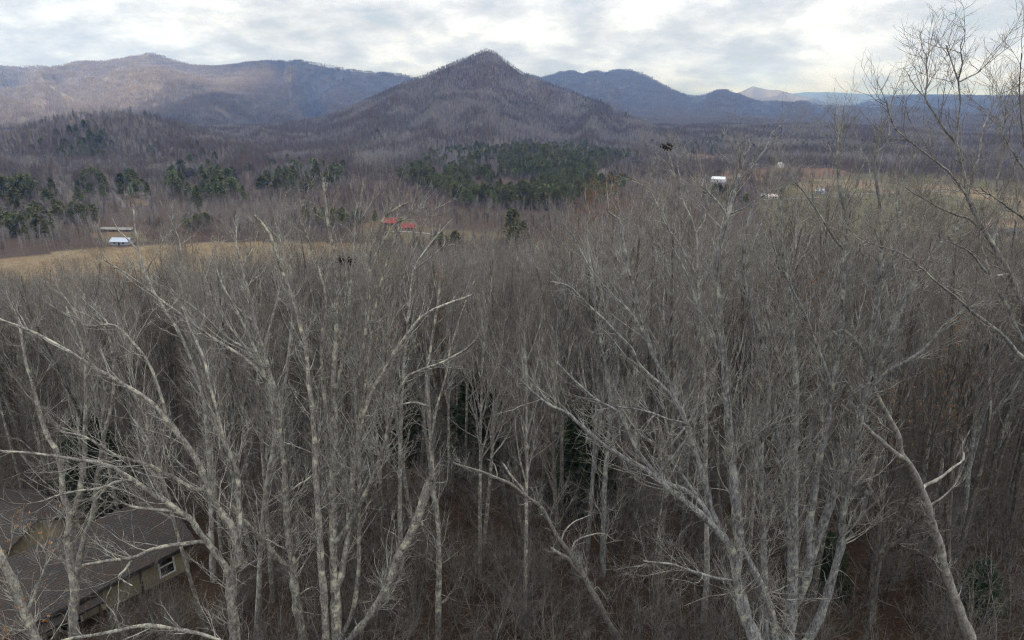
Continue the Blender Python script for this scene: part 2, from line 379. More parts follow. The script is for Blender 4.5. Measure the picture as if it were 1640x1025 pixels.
# hills
hm = flat('forest_floor_of_hills', (0.085, 0.068, 0.060), (0.16, 0.135, 0.12), 0.02, 0.95, 0, 0.35, 0.65)
hmf = flat('far_forest_slopes', (0.085, 0.074, 0.067), (0.13, 0.115, 0.103), 0.035, 0.95, 0, 0.25, 0.75, 'Object', 4.0)
for k, L in LAY.items():
    Rmax = L.Rc0 * 1.25 + 300; nr = 130
    az = np.linspace(L.az[0], L.az[-1], int((L.az[-1] - L.az[0]) / 0.0022) + 2)
    rmin = L.Rf if not callable(L.Rf) else float(np.min(L.Rf(L.az)))
    t = np.linspace(0, 1, nr)
    A, T = np.meshgrid(az, t, indexing='ij')
    Rcv = L.Rc if not callable(L.Rc) else L.Rc(A)
    # grid follows the crest: 0..0.8 up to the crest, the rest behind it
    Q = np.where(T < 0.8, rmin + (Rcv - rmin) * (T / 0.8), Rcv + (T - 0.8) / 0.2 * (0.25 * Rcv))
    Z = np.maximum(L.h(A, np.maximum(Q, rmin + 0.5)), -60)
    X = np.sin(A) * Q; Yv = np.cos(A) * Q
    V = np.stack([X, Yv, Z], -1).reshape(-1, 3); n, m = A.shape; idx = np.arange(n * m).reshape(n, m)
    Fq = np.stack([idx[:-1, :-1], idx[1:, :-1], idx[1:, 1:], idx[:-1, 1:]], -1).reshape(-1, 4)[:, ::-1]
    o = mesh_np('mountain' if L.Rc0 > 2000 else 'hill', V, Fq, hmf if L.Rc0 > 3300 else hm); tag(o, kind='structure')

# ------------------------------------------------------------------ unseen sheet added to shade the land; holes cut where slopes are sunlit
s3 = SUNV; e1 = np.cross(s3, [0, 0, 1]); e1 /= np.linalg.norm(e1); e2 = np.cross(e1, s3)
if e2[2] < 0: e2 = -e2
def toplane(P): P = np.asarray(P, float); return P @ e1, P @ e2
def lit_hole(pixels):
    o = []
    for px, py in pixels:
        h = hit(px, py)
        if h: o.append(toplane((h[0], h[1], float(H(np.array(h[0]), np.array(h[1]))))))
    return o
# gaps given as world points on the slopes
def wp(px, py, Y):
    for q in range(60):
        h = hit(px, py + q * 2)
        if h and h[1] < Y * 1.25: break
    P = np.array([h[0], h[1], float(H(np.array(h[0]), np.array(h[1])))])
    if q: P = P + np.array([h[0], h[1], 0]) / math.hypot(*h) * 250 + [0, 0, q * 2 / F * h[1]]   # spill over the crest
    return toplane(P)
LIT = [([(-60, 96), (60, 96), (100, 92), (175, 86), (243, 76), (290, 92), (312, 100), (308, 114), (300, 124), (288, 136), (262, 142), (232, 150), (190, 158), (165, 172), (110, 186), (40, 200), (-60, 206)], 2700, 8000),
       ([(330, 129), (352, 125), (385, 124), (410, 127), (396, 134), (372, 138), (348, 138)], 3000, 5200),
       ([(1176, 132), (1215, 134), (1300, 148), (1290, 158), (1230, 158), (1195, 156)], 10000, 16000)]
DARK = [[(18, 152), (70, 142), (120, 144), (170, 148), (150, 160), (90, 168), (30, 168)], [(150, 100), (185, 90), (225, 86), (200, 96), (165, 104)], [(-20, 112), (18, 116), (36, 128), (10, 126)]]
lit_pts = []
for poly, ra, rb in LIT:
    xs_ = [p[0] for p in poly]; ys_ = [p[1] for p in poly]; st = 1.5 if ra < 9000 else 0.7
    for qx in np.arange(min(xs_), max(xs_), st):
        for qy in np.arange(min(ys_), max(ys_), st * 0.4):
            if not inpoly(qx, qy, poly) or any(inpoly(qx, qy, d_) for d_ in DARK): continue
            h = hit(qx, qy)
            if h and ra < math.hypot(*h) < rb: lit_pts.append((h[0], h[1]))
lit_pts = np.array(lit_pts); lz_ = H(lit_pts[:, 0], lit_pts[:, 1]); print('lit', len(lit_pts))
LP = np.c_[lit_pts, lz_ + 6]; LU, LW = LP @ e1, LP @ e2
ng = 480
u = np.linspace(-24000, 24000, ng); w = np.linspace(-9000, 12000, 300)
cen = np.array([0, 9000.0, 0]); cu, cw = toplane(cen)
U, W = np.meshgrid(cu + u, cw + w, indexing='ij')
hole = np.zeros(U.shape, bool)
iu = np.round((LU - U[0, 0]) / (U[1, 0] - U[0, 0])).astype(int); iw = np.round((LW - W[0, 0]) / (W[0, 1] - W[0, 0])).astype(int)
ok_ = (iu > 0) & (iu < U.shape[0] - 2) & (iw > 0) & (iw < U.shape[1] - 2)
for du in (0, 1):
    for dw in (0, 1): hole[iu[ok_] + du, iw[ok_] + dw] = True
bump = (fbm(U / 2500, W / 2500, 4) - 0.5) * 2500
P0 = s3[None, None] * (52000 + bump[..., None]) + U[..., None] * e1 + W[..., None] * e2
P1 = P0 + s3 * 900
idx = np.arange(U.size).reshape(U.shape)
fq = np.stack([idx[:-1, :-1], idx[1:, :-1], idx[1:, 1:], idx[:-1, 1:]], -1).reshape(-1, 4)
keep = ~(hole[:-1, :-1] | hole[1:, 1:]).ravel()
fq = fq[keep]
cm, cnt, cb = newmat('shade_sheet_white'); cb.inputs['Base Color'].default_value = (0.85, 0.86, 0.88, 1)
cl = mesh_np('added_shade_sheet', np.concatenate([P0.reshape(-1, 3), P1.reshape(-1, 3)]), np.concatenate([fq, fq[:, ::-1] + U.size]), cm)  # added out of view to block the sun except through the cut holes
tag(cl, kind='structure')

# ------------------------------------------------------------------ branching
def nrm(v): return v / np.maximum(np.linalg.norm(v, axis=-1, keepdims=True), 1e-9)
def tubes(P, Rd, S):
    """P (B,K,3), Rd (B,K) -> verts, quads"""
    B, K, _ = P.shape
    T = np.empty_like(P); T[:, 1:-1] = P[:, 2:] - P[:, :-2]; T[:, 0] = P[:, 1] - P[:, 0]; T[:, -1] = P[:, -1] - P[:, -2]
    T = nrm(T); av = nrm(P[:, -1] - P[:, 0])
    ref = np.where(np.abs(av[:, 2:3]) < 0.8, np.array([[0, 0, 1.0]]), np.array([[1.0, 0, 0]]))[:, None]
    Uv = nrm(np.cross(T, np.broadcast_to(ref, T.shape))); Vv = np.cross(T, Uv)
    ang = np.arange(S) / S * 2 * math.pi
    ring = P[:, :, None] + Rd[:, :, None, None] * (np.cos(ang)[None, None, :, None] * Uv[:, :, None] + np.sin(ang)[None, None, :, None] * Vv[:, :, None])
    idx = np.arange(B * K * S).reshape(B, K, S); nx = np.roll(idx, -1, axis=2)
    q = np.stack([idx[:, :-1], nx[:, :-1], nx[:, 1:], idx[:, 1:]], -1).reshape(-1, 4)
    return ring.reshape(-1, 3), q
class Geo:
    def __init__(s): s.v = []; s.f = []; s.n = 0
    def add(s, v, f): s.v.append(v); s.f.append(f + s.n); s.n += len(v)
    def tub(s, P, Rd, S): s.add(*tubes(P, Rd, S))
    def build(s, name, mat, parent=None, link=True, smooth=True):
        k4 = [f for f in s.f if f.shape[1] == 4]; k3 = [f for f in s.f if f.shape[1] == 3]
        fs = []
        if k4: fs.append(np.concatenate(k4))
        if k3: fs.append(np.concatenate(k3))
        return mesh_np(name, np.concatenate(s.v), fs, mat, parent, smooth, link)
def sample(P, Rd, bi, t):
    K = P.shape[1]; f = t * (K - 1); i = np.clip(f.astype(int), 0, K - 2); fr = (f - i)[:, None]
    a = P[bi, i]; b = P[bi, i + 1]
    return a * (1 - fr) + b * fr, nrm(b - a), Rd[bi, i] * (1 - fr[:, 0]) + Rd[bi, i + 1] * fr[:, 0]
def kids(rg, P, Rd, n, t0, t1, lmin, lmax, ang, up=0.25, wig=0.2, K=5, rr=0.5, rmax=9, rmin=0.004, tip=0.3, decay=0.5, phi=None, uni=False):
    """n children on the branches P; lengths shrink towards the parent's tip by decay"""
    L = np.linalg.norm(np.diff(P, axis=1), axis=2).sum(1)
    pr = L / L.sum()
    bi = rg.choice(len(P), n, p=pr) if not uni else np.arange(n) % len(P)
    t = t0 + (t1 - t0) * rg.random(n)
    o, T, r = sample(P, Rd, bi, t)
    rnd = nrm(rg.normal(size=(n, 3))); side = nrm(np.cross(T, rnd))
    a = np.radians(ang[0] + (ang[1] - ang[0]) * rg.random(n))[:, None]
    D = nrm(T * np.cos(a) + side * np.sin(a) + np.array([0, 0, 0.25 * up]))
    ln = (lmin + (lmax - lmin) * rg.random(n)) * (1 - decay * (t - t0) / max(t1 - t0, 1e-6))
    r0 = np.clip(np.minimum(r * rr * (0.7 + 0.5 * rg.random(n)), rmax), rmin, None)
    Q = np.empty((n, K, 3)); Q[:, 0] = o
    st = (ln / (K - 1))[:, None]
    for k in range(1, K):
        D = nrm(D + rg.normal(size=(n, 3)) * wig + np.array([0, 0, up / K * 1.6]))
        Q[:, k] = Q[:, k - 1] + D * st
    Rq = r0[:, None] * np.linspace(1, tip, K)[None]
    return Q, Rq
def leaves(rg, pos, size, name_mat=None, n=None):
    n = len(pos); d1 = nrm(rg.normal(size=(n, 3))); d2 = nrm(np.cross(d1, rg.normal(size=(n, 3))))
    s = (size * (0.6 + 0.8 * rg.random(n)))[:, None]
    bend = nrm(np.cross(d1, d2)) * s * 0.35
    v = np.stack([pos, pos + d1 * s + d2 * s * 0.55 + bend, pos + d1 * s * 2, pos + d1 * s - d2 * s * 0.55 + bend], 1).reshape(-1, 3)
    f = np.arange(n * 4).reshape(n, 4)
    return v, f
def proto_tree(seed, Ht, lod, lean=0.03, fork=0, leafy=0, mats=('bark_mid', 'twig_mid'), r0=None, lm='limb_mid', low=0.42):
    rg = np.random.default_rng(seed)
    K = 11; r0 = r0 or Ht * 0.0075
    Tn = 1 + fork
    P = np.zeros((Tn, K, 3)); 
    dirs = nrm(np.array([rg.normal() * lean, rg.normal() * lean, 1.0]))
    for s in range(Tn):
        D = dirs.copy(); 
        if s: D = nrm(D + np.append(rg.normal(size=2) * 0.16, 0))
        Hs = Ht * (1 - 0.12 * s * rg.random()); p = np.array([0, 0, -0.6]) if s == 0 else P[0, 2 + s % 3]
        k0 = 0
        P[s, 0] = p
        for k in range(1, K):
            D = nrm(D + rg.normal(size=3) * np.array([0.035, 0.035, 0]) + np.array([0, 0, 0.05]))
            P[s, k] = P[s, k - 1] + D * (Hs - p[2]) / (K - 1)
    Rt = (r0 * np.linspace(1, 0.12, K) ** 0.8)[None] * np.array([1] + [0.7] * fork)[:, None]
    t = Geo(); t.tub(P, Rt, 7 if lod == 0 else (5 if lod == 1 else 3))
    c = Geo(); lb = Geo()
    n1 = {0: 26, 1: 20, 2: 13}[lod] + 8 * fork
    B1, R1 = kids(rg, P, Rt, n1, low, 0.97, Ht * 0.15, Ht * 0.31, (16, 40), 0.55, 0.10, 7, 0.62, decay=0.6, rmin=(0.018, 0.028, 0.05)[lod])
    lb.tub(B1, R1, 5 if lod == 0 else 3)
    n2 = {0: 190, 1: 120, 2: 65}[lod]
    B2, R2 = kids(rg, B1, R1, n2, 0.2, 1.0, Ht * 0.05, Ht * 0.13, (20, 48), 0.45, 0.14, 5, 0.6, decay=0.45, rmin=(0.010, 0.015, 0.026)[lod])
    lb.tub(B2, R2, 3)
    n3 = {0: 900, 1: 380, 2: 120}[lod]
    B3, R3 = kids(rg, B2, R2, n3, 0.15, 1.0, Ht * 0.02, Ht * 0.06, (25, 60), 0.25, 0.2, 4, 0.6, decay=0.3, rmin=(0.005, 0.009, 0.017)[lod])
    c.tub(B3, R3, 3)
    if lod == 0:
        B4, R4 = kids(rg, B3, R3, 2200, 0.2, 1.0, 0.2, 0.6, (25, 60), 0.15, 0.25, 3, 0.6, rmin=0.0035)
        c.tub(B4, R4, 3)
    if lod < 2:   # thin dead side twigs on the bare stem
        B5, R5 = kids(rg, P, Rt, 26 if lod == 0 else 12, 0.12, low, 0.8, 2.6, (55, 95), 0.1, 0.22, 5, 0.12, decay=0.2, rmin=0.006)
        c.tub(B5, R5, 3)
        B6, R6 = kids(rg, B5, R5, 110 if lod == 0 else 40, 0.2, 1.0, 0.25, 0.9, (30, 65), 0.1, 0.25, 4, 0.6, rmin=0.004)
        c.tub(B6, R6, 3)
    to = t.build('trunk', M[mats[0]], link=False); co = c.build('branches', M[mats[1]], link=False)
    parts = [to, co, lb.build('limbs', M[lm], link=False)]
    if leafy:
        bi = rg.integers(0, len(B3), leafy); pos = sample(B3, R3, bi, rg.random(leafy))[0]
        # leaves hang on in bunches on some of the limbs
        cen = pos[rg.integers(0, leafy, 7)]
        kp = np.min(np.linalg.norm(pos[:, None] - cen[None], axis=2), 1) < Ht * 0.085
        pos = pos[kp] if kp.sum() > 20 else pos
        lg = Geo(); lg.add(*leaves(rg, pos, (0.055, 0.08, 0.13)[lod]))
        parts.append(lg.build('dead_leaves', M['leaf'], link=False, smooth=False))
    return parts
def place(parts, name, loc, rz, s, tilt=(0, 0)):
    r = empty(name, loc); r.rotation_euler = (tilt[0], tilt[1], rz); r.scale = (s[0], s[0], s[1])
    for p in parts:
        c = p.copy(); col.objects.link(c); c.parent = r
    return r
def stuff_points(name, pts, scl, rot, idx, objs, label, cat=None, tilt=None):
    """one object whose geometry nodes set a tree on every vertex"""
    me = bpy.data.meshes.new(name); me.vertices.add(len(pts)); me.vertices.foreach_set('co', np.asarray(pts, np.float32).ravel())
    for nm, typ, key, val in (('scl', 'FLOAT_VECTOR', 'vector', scl), ('rot', 'FLOAT_VECTOR', 'vector', rot), ('idx', 'INT', 'value', idx)):
        at = me.attributes.new(nm, typ, 'POINT'); at.data.foreach_set(key, np.asarray(val, np.int32 if typ == 'INT' else np.float32).ravel())
    o = bpy.data.objects.new(name, me); col.objects.link(o)
    t = bpy.data.node_groups.new(name + '_scatter', 'GeometryNodeTree')
    t.interface.new_socket('Geometry', in_out='INPUT', socket_type='NodeSocketGeometry'); t.interface.new_socket('Geometry', in_out='OUTPUT', socket_type='NodeSocketGeometry')
    gi = t.nodes.new('NodeGroupInput'); go = t.nodes.new('NodeGroupOutput')
    join_all = t.nodes.new('GeometryNodeJoinGeometry')
    cmpi = t.nodes.new('GeometryNodeInputNamedAttribute'); cmpi.data_type = 'INT'; cmpi.inputs['Name'].default_value = 'idx'
    sc = t.nodes.new('GeometryNodeInputNamedAttribute'); sc.data_type = 'FLOAT_VECTOR'; sc.inputs['Name'].default_value = 'scl'
    ro = t.nodes.new('GeometryNodeInputNamedAttribute'); ro.data_type = 'FLOAT_VECTOR'; ro.inputs['Name'].default_value = 'rot'
    for k, group in enumerate(objs):
        cp = t.nodes.new('FunctionNodeCompare'); cp.data_type = 'INT'; cp.operation = 'EQUAL'
        t.links.new(cmpi.outputs[0], [s for s in cp.inputs if s.type == 'INT'][0]); [s for s in cp.inputs if s.type == 'INT'][1].default_value = k
        for ob in group:
            inf = t.nodes.new('GeometryNodeObjectInfo'); inf.transform_space = 'ORIGINAL'; inf.inputs['As Instance'].default_value = True; inf.inputs['Object'].default_value = ob
            ip = t.nodes.new('GeometryNodeInstanceOnPoints')
            t.links.new(gi.outputs[0], ip.inputs['Points']); t.links.new(cp.outputs[0], ip.inputs['Selection'])
            t.links.new(inf.outputs['Geometry'], ip.inputs['Instance']); t.links.new(sc.outputs[0], ip.inputs['Scale'])
            e = t.nodes.new('FunctionNodeEulerToRotation'); t.links.new(ro.outputs[0], e.inputs[0]); t.links.new(e.outputs[0], ip.inputs['Rotation'])
            t.links.new(ip.outputs[0], join_all.inputs[0])
    t.links.new(join_all.outputs[0], go.inputs[0])
    md = o.modifiers.new('scatter', 'NODES'); md.node_group = t
    tag(o, label, cat, kind='stuff'); return o

# ------------------------------------------------------------------ foreground trees, limb by limb
# each: (start depth, bark, label, [ (parent limb or -1, points in the picture, width at start, width at end, depth change) ])
def resample(P, n, rg, wob):
    P = np.asarray(P); d = np.r_[0, np.cumsum(np.linalg.norm(np.diff(P, axis=0), axis=1))]
    t = np.linspace(0, d[-1], n)
    # Catmull-Rom through the traced points
    out = np.empty((n, 3))
    for j, s in enumerate(t):
        i = min(max(np.searchsorted(d, s) - 1, 0), len(P) - 2)
        f = (s - d[i]) / max(d[i + 1] - d[i], 1e-9)
        p0 = P[max(i - 1, 0)]; p1 = P[i]; p2 = P[i + 1]; p3 = P[min(i + 2, len(P) - 1)]
        out[j] = 0.5 * ((2 * p1) + (-p0 + p2) * f + (2 * p0 - 5 * p1 + 4 * p2 - p3) * f * f + (-p0 + 3 * p1 - 3 * p2 + p3) * f ** 3)
    w = rg.normal(size=(n, 3)); w = (w + np.roll(w, 1, 0) + np.roll(w, -1, 0)) / 3; w[0] = w[-1] = 0
    return out + w * wob, t / d[-1]
HERO = []
def hero(Y, mat, label, limbs, dens=1.0, twl=1.0, leafy=0, name='bare_tree', drop=True, lowt=0.25):
    HERO.append((Y, mat, label, limbs, dens, twl, leafy, name, drop, lowt))
hero(24, 'bark_a', 'grey bare tree at the left, long limbs sweeping up and left over the roof', [
    (-1, [(378, 1070), (376, 1025), (370, 926), (382, 895), (372, 845), (345, 810), (330, 773), (318, 742), (300, 716), (266, 669), (232, 638), (183, 608), (147, 586), (113, 565), (76, 544), (46, 528), (0, 512), (-40, 500)], 16, 1.6, 1),
    (0, [(370, 925), (363, 910), (345, 885), (324, 859), (305, 830), (275, 810), (235, 784), (199, 758), (159, 742), (122, 735), (76, 729), (0, 722), (-40, 716)], 10, 1.5, -3),
    (1, [(328, 866), (299, 870), (269, 874), (241, 881), (214, 892), (171, 898), (131, 906)], 6, 3, -2),
    (1, [(300, 826), (281, 820), (244, 816), (208, 811), (189, 803), (174, 790)], 5, 2, -1.5),
    (1, [(215, 770), (183, 773), (159, 782), (104, 790), (61, 804)], 4.5, 1.5, -1),
    (0, [(320, 775), (318, 786), (275, 764), (238, 746), (190, 730), (140, 702), (95, 690)], 7, 2, -2),
    (0, [(380, 893), (383, 850), (382, 813), (380, 758), (366, 718), (357, 699), (345, 650), (333, 608), (324, 571), (302, 520), (290, 490)], 8, 2, 2),
    (0, [(266, 669), (255, 625), (240, 585), (215, 550), (180, 520), (137, 522), (113, 489), (86, 458)], 5, 1.5, 2),
    (2, [(214, 892), (200, 912), (190, 925), (212, 938)], 4, 1, -0.5)])
hero(27, 'bark_a', 'bare tree with yellow lichen patches and a snapped-off limb reaching up to the left', [
    (-1, [(490, 1070), (486, 1025), (476, 972), (467, 901), (461, 840), (458, 788), (455, 742), (450, 700), (447, 660), (437, 614), (425, 565), (410, 520), (398, 470), (385, 420), (376, 375)], 14, 2.5, 2),
    (0, [(466, 910), (455, 902), (428, 874), (397, 840), (368, 804)], 8, 5, -1.5),
    (0, [(459, 790), (467, 785), (500, 761), (520, 745)], 3.5, 1.5, 1),
    (0, [(452, 715), (440, 640), (418, 590), (380, 540), (352, 500), (330, 455), (322, 415)], 6, 2, 1),
    (0, [(437, 614), (400, 580), (345, 545), (290, 505), (245, 470), (205, 440), (165, 415)], 6, 1.5, -2),
    (0, [(425, 565), (440, 500), (452, 440), (450, 390), (438, 347)], 5, 1.5, 1.5),
    (0, [(467, 905), (478, 895), (492, 885), (505, 873)], 4, 2, 0.5),
    (0, [(476, 950), (470, 960), (500, 940), (512, 948)], 3, 1, 0.5)])
hero(27, 'bark_a', 'clump of six straight grey stems from one base, one long broken limb slanting right', [
    (-1, [(541, 1070), (539, 1025), (537, 956), (536, 895), (534, 834), (533, 788), (536, 742), (537, 700), (536, 640), (536, 580), (538, 520), (538, 470), (536, 411), (526, 350), (517, 284)], 17, 2, 3),
    (0, [(540, 940), (546, 926), (557, 858), (561, 804), (566, 750), (576, 690), (594, 629), (612, 598), (633, 562), (655, 531), (673, 510), (704, 490), (756, 472)], 10, 2, 2),
    (0, [(534, 871), (545, 862), (563, 834), (575, 810), (588, 788), (603, 752), (615, 715), (628, 670), (646, 613), (675, 592), (716, 577), (745, 560), (762, 545)], 9, 2, -2),
    (0, [(538, 1040), (524, 1030), (520, 956), (514, 895), (511, 834), (507, 773), (504, 718), (501, 675), (496, 614), (490, 560), (478, 510), (462, 460), (445, 410), (430, 370), (407, 345)], 12, 2, -1),
    (0, [(541, 1020), (551, 1010), (566, 975), (575, 910), (574, 834), (575, 773), (573, 710), (570, 650), (575, 600), (585, 540), (592, 470), (592, 408), (614, 350), (629, 338), (653, 325)], 8, 2, 1),
    (0, [(545, 1035), (563, 1020), (591, 987), (615, 950), (633, 907), (646, 877), (664, 843), (679, 797), (691, 767)], 10, 8, -1.5),
    (0, [(536, 640), (550, 560), (560, 480), (568, 391), (575, 350), (582, 285)], 6, 1.5, 1),
    (0, [(537, 720), (520, 640), (515, 560), (522, 480), (500, 400), (482, 350), (490, 315)], 6, 1.5, -1),
    (4, [(592, 430), (612, 391), (631, 362), (650, 350)], 3.5, 1.5, 0.5),
    (1, [(566, 750), (574, 690), (582, 630), (592, 560), (600, 500), (612, 440), (628, 395), (642, 352)], 6, 1.5, 0.5),
    (5, [(664, 843), (675, 835), (676, 842)], 2.5, 2, 0)], 1.15)
hero(30, 'bark_a', 'single rough-barked tree standing alone just right of the slanting broken limb', [
    (-1, [(700, 1070), (701, 1025), (702, 950), (703, 880), (700, 820), (693, 770), (690, 720), (687, 660), (683, 610), (690, 560), (700, 500), (704, 450)], 10, 3, 2),
    (0, [(690, 700), (700, 650), (715, 600), (722, 560), (740, 500), (760, 450)], 4, 1.5, 1),
    (0, [(687, 655), (665, 645), (640, 648), (620, 655)], 3.5, 1.5, -1),
    (0, [(703, 968), (712, 962), (718, 956)], 4, 3, 0)], 0.7, 0.8)
hero(36, 'twig', 'pale slim tree forking into white upright branches just right of the red-roofed houses', [
    (-1, [(640, 800), (641, 700), (646, 600), (652, 520), (658, 455), (665, 425), (692, 386), (725, 350)], 7, 1.6, 2),
    (0, [(660, 440), (690, 412), (710, 395), (712, 380)], 3, 1.2, 1),
    (0, [(652, 520), (640, 480), (648, 440), (668, 390), (680, 355), (704, 330)], 3.5, 1.2, -1)], 0.8, 0.8)
hero(30, 'bark_dead', 'pale leaning trunk in the middle that arches to the left over the dark wood', [
    (-1, [(1010, 1055), (992, 1024), (974, 996), (955, 959), (937, 926), (919, 895), (894, 862), (879, 831), (864, 810), (846, 797), (827, 782), (800, 767), (778, 758), (760, 752), (735, 745), (722, 738)], 11, 2, -5),
    (0, [(850, 800), (833, 779), (818, 761), (804, 742)], 4, 2.5, 0.5),
    (0, [(931, 915), (918, 906), (907, 892), (882, 877)], 6, 3, -1),
    (0, [(919, 895), (916, 883), (925, 865), (962, 854), (985, 866)], 3.5, 1.2, 1),
    (0, [(900, 868), (905, 850), (920, 835), (945, 825)], 3, 1, 1),
    (0, [(950, 950), (958, 940), (975, 965), (982, 980)], 2.5, 1, 0.5),
    (0, [(800, 767), (792, 745), (780, 735)], 2.5, 1, 0)], 0.7, 0.6, name='leaning_tree')
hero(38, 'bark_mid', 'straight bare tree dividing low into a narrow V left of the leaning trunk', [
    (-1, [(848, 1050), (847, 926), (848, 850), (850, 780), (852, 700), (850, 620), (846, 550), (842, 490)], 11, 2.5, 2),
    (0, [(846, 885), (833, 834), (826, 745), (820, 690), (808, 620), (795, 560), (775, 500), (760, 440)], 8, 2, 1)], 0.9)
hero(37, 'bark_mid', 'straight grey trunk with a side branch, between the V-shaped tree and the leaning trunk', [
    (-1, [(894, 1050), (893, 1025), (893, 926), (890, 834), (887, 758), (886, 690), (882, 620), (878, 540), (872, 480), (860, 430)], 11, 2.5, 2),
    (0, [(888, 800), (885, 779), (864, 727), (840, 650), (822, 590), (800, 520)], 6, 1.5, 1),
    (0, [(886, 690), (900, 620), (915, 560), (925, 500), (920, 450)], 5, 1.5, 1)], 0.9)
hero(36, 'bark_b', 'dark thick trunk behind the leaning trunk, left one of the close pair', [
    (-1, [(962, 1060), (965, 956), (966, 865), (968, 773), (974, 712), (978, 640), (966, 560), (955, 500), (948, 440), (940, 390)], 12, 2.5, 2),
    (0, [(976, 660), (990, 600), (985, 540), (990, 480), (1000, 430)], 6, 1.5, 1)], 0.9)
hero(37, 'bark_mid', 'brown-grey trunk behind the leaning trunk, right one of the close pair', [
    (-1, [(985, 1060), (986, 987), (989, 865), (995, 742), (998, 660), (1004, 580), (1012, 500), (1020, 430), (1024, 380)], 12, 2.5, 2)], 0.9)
hero(22, 'bark_b', 'large lichen-covered tree right of centre with heavy limbs sweeping up to the left', [
    (-1, [(1222, 1070), (1209, 1025), (1194, 987), (1185, 941), (1178, 910), (1185, 865), (1178, 819), (1175, 767), (1171, 712), (1166, 660), (1160, 583), (1154, 522), (1152, 461), (1150, 400), (1158, 370), (1166, 346), (1180, 297), (1190, 263), (1193, 232)], 19, 2.5, 2),
    (0, [(1180, 905), (1166, 871), (1142, 843), (1120, 822), (1078, 788), (1044, 758), (1004, 736), (974, 718), (943, 693), (913, 666), (882, 650), (852, 626), (833, 608)], 12, 2, -3),
    (1, [(1142, 843), (1127, 810), (1096, 785), (1059, 767), (1020, 721), (992, 663), (955, 641), (925, 614), (891, 580)], 8, 1.5, 2),
    (1, [(1155, 855), (1148, 834), (1139, 813), (1127, 767), (1114, 727), (1105, 699), (1090, 654), (1075, 620), (1053, 583), (1038, 544), (1026, 507), (1017, 467), (1007, 430), (1001, 400), (995, 375), (993, 350), (975, 340)], 10, 2, 3),
    (3, [(1090, 654), (1065, 623), (1023, 583), (1010, 559), (986, 531), (943, 489), (913, 458), (882, 452)], 6, 1.5, -2),
    (3, [(1038, 544), (1010, 500), (980, 473), (955, 443), (931, 403), (915, 372)], 5, 1.5, 1),
    (2, [(1127, 805), (1117, 794), (1084, 749), (1050, 712), (1020, 690), (990, 640)], 6, 1.5, 1),
    (0, [(1182, 875), (1215, 930), (1235, 985), (1245, 1050)], 8, 10, 1),
    (1, [(1120, 700), (1105, 690), (1070, 672), (1020, 655), (985, 650)], 4, 1.5, -1),
    (0, [(1160, 583), (1140, 540), (1120, 500), (1105, 450), (1090, 420), (1075, 395)], 6, 1.5, 1),
    (0, [(1166, 346), (1150, 322), (1125, 300), (1110, 285)], 3.5, 1.2, 0.5),
    (0, [(1166, 346), (1195, 330), (1220, 315), (1250, 300)], 3, 1, 0.5),
    (0, [(1183, 290), (1205, 265), (1230, 232), (1237, 212), (1250, 200)], 3, 1, 1),
    (0, [(1154, 500), (1175, 450), (1200, 410), (1220, 360), (1228, 320)], 5, 1.5, 1),
    (0, [(1178, 935), (1150, 925), (1110, 915), (1070, 902), (1030, 898)], 4, 1.3, -2)], 1.5)
hero(23, 'bark_b', 'clump of heavy blue-grey stems spreading upward like a vase, left of the leaning dead trunk', [
    (-1, [(1260, 1070), (1262, 1025), (1268, 956), (1271, 895), (1271, 804), (1270, 742), (1274, 660), (1274, 583), (1268, 520), (1262, 450), (1255, 390), (1250, 330), (1255, 290)], 18, 2, 2),
    (0, [(1268, 965), (1280, 950), (1296, 901), (1314, 849), (1329, 804), (1348, 752), (1366, 712), (1375, 660), (1397, 614), (1409, 571), (1430, 528), (1448, 486), (1461, 458), (1476, 437), (1500, 400), (1530, 372), (1548, 350)], 14, 2, 1),
    (1, [(1397, 614), (1425, 592), (1455, 577), (1491, 550), (1513, 522), (1546, 495), (1580, 480)], 6, 1.5, -2),
    (1, [(1293, 905), (1296, 870), (1299, 834), (1305, 773), (1314, 727), (1323, 690), (1332, 629), (1342, 571), (1348, 522), (1348, 486), (1351, 446), (1351, 415), (1355, 360), (1345, 300), (1340, 240), (1348, 200)], 11, 2, 2),
    (0, [(1268, 1045), (1290, 1030), (1311, 993), (1329, 941), (1345, 880), (1351, 819), (1360, 767), (1372, 700), (1385, 640), (1398, 560), (1405, 480), (1412, 400), (1408, 330), (1402, 270), (1410, 210)], 12, 2, 1),
    (0, [(1258, 1060), (1235, 1040), (1225, 1010), (1224, 926), (1222, 834), (1218, 742), (1228, 660), (1232, 614), (1222, 562), (1213, 522), (1198, 476), (1190, 420), (1195, 370), (1205, 330)], 11, 2, 0),
    (3, [(1332, 640), (1329, 614), (1311, 562), (1293, 513), (1274, 473), (1256, 437), (1240, 400), (1232, 365)], 6, 1.5, -1),
    (0, [(1271, 895), (1262, 850), (1255, 790), (1250, 720), (1240, 660), (1250, 600), (1240, 540), (1225, 480), (1230, 420)], 8, 1.5, -1),
    (4, [(1405, 480), (1425, 420), (1440, 370), (1435, 320), (1450, 280), (1470, 240)], 4.5, 1.3, 1),
    (3, [(1352, 400), (1330, 370), (1310, 340), (1290, 310), (1270, 290)], 4, 1.2, -1),
    (3, [(1350, 340), (1370, 300), (1385, 260), (1420, 230), (1425, 190)], 4, 1.2, 1),
    (4, [(1345, 880), (1350, 872), (1362, 860), (1366, 852)], 3, 2, 0),
    (1, [(1345, 650), (1360, 640), (1378, 622), (1392, 612)], 5, 4, 0)], 1.7)
